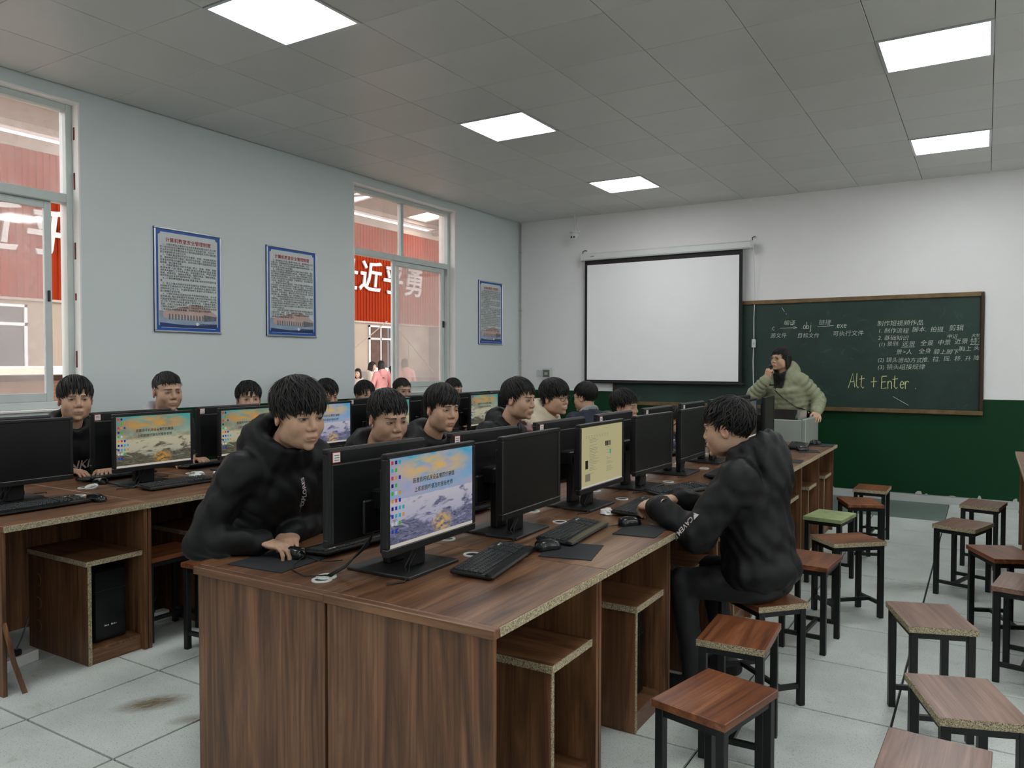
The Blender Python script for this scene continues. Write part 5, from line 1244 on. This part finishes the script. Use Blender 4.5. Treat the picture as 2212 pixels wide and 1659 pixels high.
    for s_ in (-1, 1): g.cone(S[s_], E_[s_], .04, .034, k=.02); g.cone(E_[s_], E_[s_]+(W_[s_]-E_[s_])*.86, .034, .026, k=.02)
    vv, qq = g.mesh(); sk.add(vv, qq, SKIN)
    for s_ in (-1, 1):
        hw_ = hands.get(s_) or {}
        if hw_.get('skip'): continue
        d = W_[s_]-E_[s_]; kw = {k_: hw_[k_] for k_ in ('curl', 'spread', 'thumb', 'curls', 'h') if k_ in hw_}
        fw = hw_.get('fwd', np.array([d[0], d[1], min(d[2], 0)*.3])); hand_mesh(sk, W_[s_], fw, hw_.get('up', (0, 0, 1)), s_, tone=hd.get('tone', 1), **kw)
    sk.build('body', M['skin'], t, loc)
    if hair is not None: hair_mesh(T, **hair).build('hair', M['hair'], t, loc)
    if gl: glasses(T, t, loc, gl)
    if not standing and sit: stool(float(pelvis[0]), float(pelvis[1]), math.degrees(body), 'stool beneath the '+' '.join(label.replace(',', '').split()[:12]), edges=(), group='stools under the students')
    # legs
    if legs:
        lo = [pelvis]; an = {}
        for s_ in (-1, 1):
            hip = pelvis-U_*.02+R_*s_*.09
            if standing: kn = np.array([*(hip+F_*.02)[:2], .47]); a_ = np.array([*(hip-F_*.01)[:2], .09])
            else: kn = hip+F_*kneef+R_*s_*.06; kn[2] = .49; a_ = kn-F_*.06+R_*s_*.01; a_[2] = .10
            an[s_] = (hip, kn, a_); lo += [hip, kn, a_]
        lo = np.array(lo); g = Field(lo.min(0)-.14, lo.max(0)+.14, .014)
        g.ell(pelvis-U_*.01, (.165, .135, .10), B, k=.04)
        for s_ in (-1, 1): hip, kn, a_ = an[s_]; g.cone(hip, kn, .088, .064, k=.03); g.cone(kn, a_, .062, .048, k=.02)
        g.wrinkle(.003, 1.0, seed+3); vv, qq = g.mesh(); a = Acc(); a.add(vv, qq, np.array(trousers)); a.build('trousers', M['cloth'], t, loc)
        for s_ in (-1, 1):
            hip, kn, a_ = an[s_]; g = Field(a_+np.array([-.24, -.24, -.11]), a_+np.array([.24, .24, .08]), .012); toe = a_+F_*.15; toe[2] = .032; hl = a_-F_*.05; hl[2] = .038
            g.cone(hl, toe, .040, .034, k=.01); g.cone(a_, a_-np.array([0, 0, .05]), .045, .05, k=.03); g.V = np.maximum(g.V, (.001-g.ax[2])[None, None, :].astype(np.float32)); vv, qq = g.mesh(); a = Acc(); a.add(vv, qq, (.02, .02, .022)); a.build('shoe', M['cloth'], t, loc)
    return t, T, loc, dict(neck=neck, TB=TB, S=S, W=W_, E=E_, up=up, fr=fr)
def decal(label, text, size, mat, origin, ux, uy, cast, parent, loc, name='print', near=.5):
    """print text on the jacket surface: verts are cast along 'cast' onto it"""
    v, q = BV[label]; bvh = BVHTree.FromPolygons([tuple(p) for p in v], [tuple(map(int, p)) for p in q])
    me = text_mesh(name, text, size, mat, res=2, offset=size*.015, align='CENTER'); bm = bmesh.new(); bm.from_mesh(me)
    bmesh.ops.subdivide_edges(bm, edges=[e for e in bm.edges if e.calc_length() > size*.5], cuts=1); bm.to_mesh(me); bm.free()
    ux, uy, cast = Vector(ux).normalized(), Vector(uy).normalized(), Vector(cast).normalized()
    for vt in me.vertices:
        p = Vector(origin)+ux*vt.co.x+uy*vt.co.y; hit = bvh.ray_cast(p-cast*near, cast, 2.0)
        vt.co = ((hit[0]-cast*.002) if hit[0] is not None else p)-Vector(loc)
    me.update(); return ob(name, me, parent)
# ------------------------------------------------------------------ the people
def px(x_, y_, X=None, Y=None):
    d = _R @ Vector((x_-1106, -(y_-829.5), -1673.81)); k = X/d.x if X is not None else Y/d.y
    return np.array(Vector((0, 0, CAMZ))+d*k)
BLK = (.0045, .005, .006); HD = dict(seed=1)
# boy at the table corner, one hand on the mouse
H9 = px(646, 895, X=-2.30)
lab = 'boy in a black zipped jacket using a mouse at the near table corner'
t9, T9, l9, d9 = person(lab, H9, math.radians(-12), .16, .02, body=math.radians(-4), hs=1.10, h=.0034, hb=.009, bulk=1.10, neck=H9+np.array([-.095, .00, -.150]), pelvis=(-2.58, 2.21, .55),
    hands={-1: dict(p=(-2.33, 2.13, .800), fwd=(.75, -.75, -.12), up=(0, 0, 1), curl=(.2, .5, .4), spread=.1, h=.0028), 1: dict(p=(-2.265, 1.955, .812), fwd=(1, .16, -.10), up=(-.0, .1, 1), curl=(.38, .62, .35), thumb=.45, h=.0028)},
    hood='big', hair=dict(seed=11, fringe=.024, thick=.020, length=.85, n=620, messy=.30, lift=.006), head=dict(hw=1.04, squint=.25), wr=.0050, elbow={1: (-.35, -.5, -.9), -1: (-.3, .5, -1)}, seed=1)
decal(lab, '····EXPLORES', .026, M['white_letter'], px(660, 1072, X=-2.31), d9['up'], d9['TB'][:, 0], -d9['fr'], t9, l9, near=.10)
q = MB(); w_ = Vector(d9['W'][-1])-Vector(l9); f_ = Vector((.75, -.75, -.12)).normalized(); q.tube([w_-f_*.012+(Vector((0, 0, 1))*math.sin(a)+f_.cross(Vector((0, 0, 1)))*math.cos(a))*.030 for a in [2*PI*i/16 for i in range(17)]], .005, 6, cap=False); q.build('cuff_band', M['steel_grey'], t9, True)
def kbh(yc, x=-2.22, dz=.805): return {-1: dict(p=(x, yc+.10, dz), fwd=(1, -.15, -.12), curl=(.3, .4, .3)), 1: dict(p=(x, yc-.10, dz), fwd=(1, .15, -.12), curl=(.3, .4, .3))}
H = px(838, 902, X=-2.42); person('boy in black looking down at his screen, second along the middle row', H, math.radians(-20), .22, .03, body=math.radians(2), hs=1.07, h=.004, hands=kbh(2.95), hood='hood', hair=dict(seed=21, fringe=.044, thick=.013, length=.6, n=520, messy=.14, side=.012), head=dict(tone=.93, hw=1.02, squint=.3), seed=2, neck=H+np.array([-.085, .01, -.17]), pelvis=(-2.72, 2.86, .55))
H = px(955, 882, X=-2.58); person('boy in black with side-swept fringe, third along the middle row', H, math.radians(-18), .10, -.04, body=math.radians(-2), hs=1.06, h=.004, hands=kbh(3.62), hood='hood', hair=dict(seed=31, fringe=.034, thick=.017, length=.9, n=520, messy=.16, part=.35, side=-.006), head=dict(squint=.35), seed=3, neck=H+np.array([-.085, .01, -.17]), pelvis=(-2.80, 3.5, .55))
H = px(1121, 862, X=-2.55); person('boy in a black hoodie seen in profile, fourth along the middle row', H, math.radians(2), .10, 0, body=0, hs=1.07, h=.004, hands=kbh(4.32), hood='hood', hair=dict(seed=41, fringe=.040, thick=.016, length=.75, n=520, messy=.16, lift=.003), head=dict(tone=.97, hw=1.03), seed=4, neck=H+np.array([-.09, .0, -.17]), pelvis=(-2.84, 4.2, .55))
def plaid(v, c, neck, TB):
    a = (v @ TB[:, 2])*38; b = (v @ TB[:, 0])*38; dd = (v-neck) @ TB[:, 2]; w_ = dd < -.05
    col = np.array([.30, .055, .05])[None]*np.where((np.sin(a) > .55)[:, None], .45, 1)*np.where((np.sin(b) > .55)[:, None], .5, 1)+np.where(((np.sin(a*2+1) > .9) | (np.sin(b*2+1) > .9))[:, None], .30, 0)
    c[w_] = col[w_]; return c
H = px(1199, 858, X=-2.66); person('smiling boy with glasses, cream hood and red plaid shirt', H, math.radians(-10), .06, .06, body=math.radians(-5), hs=1.03, h=.004, hands=kbh(5.0), hood='big', jacket=(.58, .50, .38), mat='cloth', extra=plaid, hair=dict(seed=51, fringe=.028, thick=.022, length=1.0, n=600, messy=.35, side=-.012), head=dict(smile=True, squint=.55), gl='black_metal', seed=5, neck=H+np.array([-.08, .0, -.165]), pelvis=(-2.90, 4.85, .55))
def suit(v, c, neck, TB):
    d = v-neck; w_ = ((d @ TB[:, 2]) > .018); c[w_] = (.30, .33, .32); return c
H = px(1264, 858, X=-3.02); person('man in a navy suit seen from behind, turned to the window row', H, math.radians(172), .10, 0, body=math.radians(150), hs=1.06, h=.0045, hands={-1: dict(p=H+np.array([-.32, .05, -.42])), 1: dict(p=H+np.array([-.3, .3, -.42]))}, neck=H+np.array([.05, -.02, -.135]), jacket=(.008, .012, .030), mat='cloth', extra=suit, hair=dict(seed=61, fringe=.04, thick=.016, length=.6, n=520, messy=.05, side=-.004), gl='black_metal', seed=6, wr=.002, group='grown-ups')
H = px(1349, 878, X=-2.42); person('laughing boy with closed eyes, sixth along the middle row', H, math.radians(-2), .06, .1, body=0, hs=1.06, h=.0045, hands=kbh(5.7), hood='hood', hair=dict(seed=71, fringe=.040, thick=.017, length=.7, n=480, messy=.25, lift=.004), head=dict(squint=.97, smile=True, tone=1.02), seed=7, neck=H+np.array([-.08, .01, -.16]))
H = px(1466, 905, X=-2.30); person('student in a purple jacket hidden between two far monitors', H+np.array([0, 0, -.02]), math.radians(0), .5, 0, body=0, hs=1.0, h=.006, hands=kbh(6.4), hood=None, jacket=(.085, .075, .19), hair=dict(seed=81, fringe=.03, thick=.016, length=.8, n=300, messy=.2), seed=8, neck=H+np.array([-.14, 0, -.14]))
# window row, from near to far
def lrow(label, hx, hy, X, yawd, pitch=.05, roll=0, hr=None, hd=None, jacket=BLK, hs=1.06, hands=None, hoodc=None, hood='hood', seed=10, h=.0053, extra=None, pelx=None, legs=True):
    H = px(hx, hy, X=X); yc = H[1]; hands = hands or {-1: dict(p=(-4.78, yc+.12, .805), fwd=(1, -.12, -.1)), 1: dict(p=(-4.78, yc-.10, .805), fwd=(1, .15, -.1))}
    r_ = person(label, H, math.radians(yawd), pitch, roll, body=math.radians(-2), hs=hs, h=h, hb=.012, hands=hands, hood=hood, hoodc=hoodc, jacket=jacket, hair=dict(dict(seed=seed*7, dens=1.3, fringe=.03, thick=.015, length=.75, n=420, messy=.15), **(hr or {})), head=hd or {}, seed=seed, neck=H+np.array([-.06, 0, -.175]), pelvis=(pelx or min(H[0]-.16, -5.12), yc, .55), kneef=.24, extra=extra, legs=legs)
    return r_, H
lab1 = 'boy in a black lettered hoodie, first along the wall by the near window'
(r1, Hh) = lrow(lab1, 163, 862, -4.90, -20, .02, .0, dict(fringe=.026, thick=.019, length=1.0, n=520, messy=.05, side=.014), dict(hw=1.03, squint=.25), seed=10, hands={-1: dict(p=(-4.80, 2.86, .805), fwd=(.8, -.55, -.1)), 1: dict(p=(-4.90, 2.66, .805), fwd=(.9, .5, -.1), h=.0035)}, hs=1.14)
t_, T_, l_, d_ = r1
decal(lab1, 'JENKI', .09, M['white_letter'], d_['neck']+d_['fr']*.13-d_['up']*.25, d_['TB'][:, 0]*-1, d_['up'], -d_['fr'], t_, l_)
lrow('boy in a pale grey hoodie, second along the wall', 362, 846, -4.92, -12, .06, .0, dict(fringe=.052, thick=.012, length=.42, n=480, messy=.06, side=.01), dict(tone=.88, hw=1.05, squint=.45), jacket=(.02, .021, .023), hoodc=(.42, .43, .43), seed=11, hs=1.12)
lrow('boy looking over his monitor, third along the wall', 537, 862, -4.95, -28, .02, 0, dict(fringe=.028, thick=.018, length=.9, messy=.25), dict(squint=.0), seed=12, hs=1.10)
lrow('boy of whom only spiky hair shows behind the front boy', 641, 846, -5.30, -10, .12, 0, dict(fringe=.03, thick=.018, messy=.45, lift=.01), {}, seed=13, hs=1.13, pelx=-5.40, legs=False)
lrow('boy looking down with eyes lowered, fifth along the wall', 707, 852, -4.82, -15, .32, .08, dict(fringe=.024, thick=.017, length=.85, messy=.3), dict(squint=.5), seed=14, hs=1.03, pelx=-4.98)
lrow('boy with a long fringe before the far window, sixth along the wall', 788, 853, -4.98, -22, .06, 0, dict(fringe=.006, thick=.019, length=1.05, n=480, messy=.1), dict(squint=.2), seed=15, hs=1.04)
lrow('boy with short hair before the sliding sash, seventh along the wall', 869, 845, -4.98, -22, .04, 0, dict(fringe=.052, thick=.012, length=.45, n=420, messy=.08, side=.006), dict(tone=.86, hw=1.04), seed=16, hs=1.05)
lrow('boy right of the far window, eighth along the wall', 980, 843, -4.98, -12, .14, .03, dict(fringe=.04, thick=.015, length=.6, messy=.15), dict(tone=.92), seed=17, hs=1.04)
# student on the right, hands clasped over the desk
H17 = px(1572, 925, X=-.985)
lab17 = 'student in a black hooded jacket sitting with his back to us'
t17, T17, l17, d17 = person(lab17, H17, math.radians(178), .14, 0, body=math.radians(172), hs=1.06, h=.0036, hb=.010, bulk=1.20, armr=1.08, neck=H17+np.array([.105, -.005, -.140]), pelvis=(-.83, 3.46, .545),
    hands={-1: dict(p=(-1.25, 3.27, .845), fwd=(-.75, .45, -.10), up=(-.2, -.3, 1), curl=(.8, .9, .5), thumb=.7, h=.003), 1: dict(p=(-1.22, 3.47, .850), fwd=(-.85, -.45, -.05), up=(.0, .2, 1), curl=(.55, .8, .5), thumb=.3, h=.003)},
    hood='big', hair=dict(seed=171, fringe=.040, thick=.017, length=.55, n=650, messy=.28, lift=.006, back=-.066), wr=.0055, seed=9, elbow={-1: (.3, -.55, -1), 1: (.2, .5, -1)}, kneef=.30, sit=False)
w0 = Vector(d17['E'][-1]); w1_ = Vector(d17['W'][-1]); ax_ = (w1_-w0).normalized()
decal(lab17, '▼CAVEM.PT', .030, M['white_letter'], w0.lerp(w1_, .28)+Vector((.015, -.05, .02)), Vector((-.62, 0, -.78)), Vector((.78, 0, -.62)), Vector((0, 1, -.05)), t17, l17)
# teacher
HT = px(1686, 775, Y=8.40)
labT = 'teacher in a pale green puffer coat holding a microphone behind the lectern'
def tcoat(v, c, neck, TB):
    d = v-neck; a = d @ TB[:, 1]; s_ = d @ TB[:, 0]; z = d @ TB[:, 2]
    e = .055+.18*np.clip(z+.14, 0, .2)-np.abs(s_); w_ = np.clip(e/.012, 0, 1)*np.clip((a-.02)/.012, 0, 1)*np.clip((.15-a)/.01, 0, 1)*np.clip((z+.21+np.abs(s_))/.015, 0, 1); c[:] = np.array([.30, .32, .21])*(1-w_[:, None])+np.array([.012, .012, .013])*w_[:, None]; return c
tt, TT, lt, dt = person(labT, HT, math.radians(240), .02, -.04, body=math.radians(248), hs=1.0, h=.0045, hb=.011, bulk=1.15, armr=1.10, shw=.168, puff=.015, mat='nylon', jacket=(.30, .32, .21), hood='big', extra=tcoat, standing=True, neck=HT+np.array([.03, .03, -.165]), pelvis=(-1.76, 8.56, .92),
    hands={-1: dict(p=(-1.46, 8.30, .972), fwd=(.25, -.8, -.25), up=(.3, .2, 1), curl=(.35, .5, .3)), 1: dict(p=HT+np.array([-.105, -.125, -.205]), fwd=(.18, -.05, 1), up=(-.5, -.8, .1), curl=(1.1, 1.2, .8), thumb=.35)},
    hair=dict(seed=91, fringe=.056, thick=.012, length=1.1, n=520, messy=.1, part=.5, side=.0, long_=.26, long0=1.45), head=dict(female=True, tone=1.06, squint=.1, look=-.5), gl='brass_frame', group='grown-ups', wr=.003, elbow={1: (-.8, -.1, -.9), -1: (.55, .3, -.7)}, seed=4, trousers=(.02, .02, .025))
mic = thing('microphone', 'small black microphone held at the mouth of the teacher', 'microphone', tuple(HT+np.array([-.072, -.118, -.080])))
q = MB(); q.tube([(0, 0, -.07), (0, .002, -.01)], [.011, .012], 10); q.build('handle', M['black_plastic'], mic, True)
q = MB(); q.lathe([(.001, -.012), (.013, -.008), (.017, .004), (.014, .018), (.001, .023)], n=12); q.build('grille', M['base_black'], mic, True)
# shoulder strap and small bag of the teacher: the strap follows the coat
v_, q_ = BV[labT]; bv = BVHTree.FromPolygons([tuple(p) for p in v_], [tuple(map(int, p)) for p in q_])
nb_, TBm = Vector(dt['neck']), dt['TB']; r_, f2, u_ = (Vector(TBm[:, i]) for i in range(3))
pts = []
for i in range(15):
    s_ = i/14; p = nb_+r_*(.08-.30*s_)*1.0+u_*(-.03-.33*s_); hit = bv.ray_cast(p+f2*.20, -f2, 2)
    if hit[0] is not None: pts.append(hit[0]+f2*.006)
bag = thing('shoulder_bag', 'small black shoulder bag on a strap across the green coat', 'bag', tuple(pts[-1]))
q = MB(); lo_ = pts[-1]
for a, b in zip(pts[:-1], pts[1:]): q.add([a-lo_-r_*.011-u_*.006, a-lo_+r_*.011+u_*.006, b-lo_+r_*.011+u_*.006, b-lo_-r_*.011-u_*.006], [(0, 1, 2, 3)])
so = q.build('strap', M['black_plastic'], bag); md = so.modifiers.new('thickness', 'SOLIDIFY'); md.thickness = .004
q = MB(); q.cbox(f2*.02-u_*.06, (.14, .05, .11), .012, M=Matrix(TBm.tolist())); bb2 = q.build('pouch', M['black_gloss'], bag)
q = MB(); q.cbox(f2*.047-u_*.05, (.02, .006, .02), .002, M=Matrix(TBm.tolist())); q.build('clasp', M['brass_screw'], bb2)
# girls in the yard
def girl(label, hx, hy, X, yawd, jacket, seed, coat=.35, tone=1.1, long_=.40):
    H = px(hx, hy, X=X); pel = H+np.array([0, 0, -.68]); pel = np.array([pel[0], pel[1], pel[2]])
    fx = np.array([math.cos(math.radians(yawd)), math.sin(math.radians(yawd)), 0])
    person(label, H, math.radians(yawd), .1, 0, hs=1.0, h=.007, hb=.018, bulk=1.05, jacket=jacket, mat='nylon', hood='hood', hair=dict(seed=seed, fringe=.03, thick=.014, length=1.1, n=160, dens=1.2, messy=.1, long_=long_, side=-.03), head=dict(female=True, tone=tone), standing=True, pelvis=pel, coat=coat, hands={-1: dict(p=pel+fx*.12+np.array([fx[1], -fx[0], 0])*-.22, h=.006), 1: dict(p=pel+fx*.12+np.array([fx[1], -fx[0], 0])*.22, h=.006)}, group='girls in the yard', seed=seed, legs=True)
girl('girl with long black hair in a cream coat beside the window edge', 773, 806, -14.4, -70, (.55, .46, .38), 201)
girl('girl in a white coat facing the pink-coated girl in the yard', 805, 791, -14.6, 30, (.62, .55, .46), 202)
girl('girl with long hair in a pink coat seen from the side in the yard', 823, 789, -14.0, 160, (.62, .27, .26), 203, coat=.42)
girl('girl in a red coat partly behind the sash frame', 846, 800, -14.8, 200, (.45, .05, .05), 204)
girl('girl in a rose coat seen through the dusty sash glass', 874, 785, -13.4, 150, (.60, .28, .26), 205)
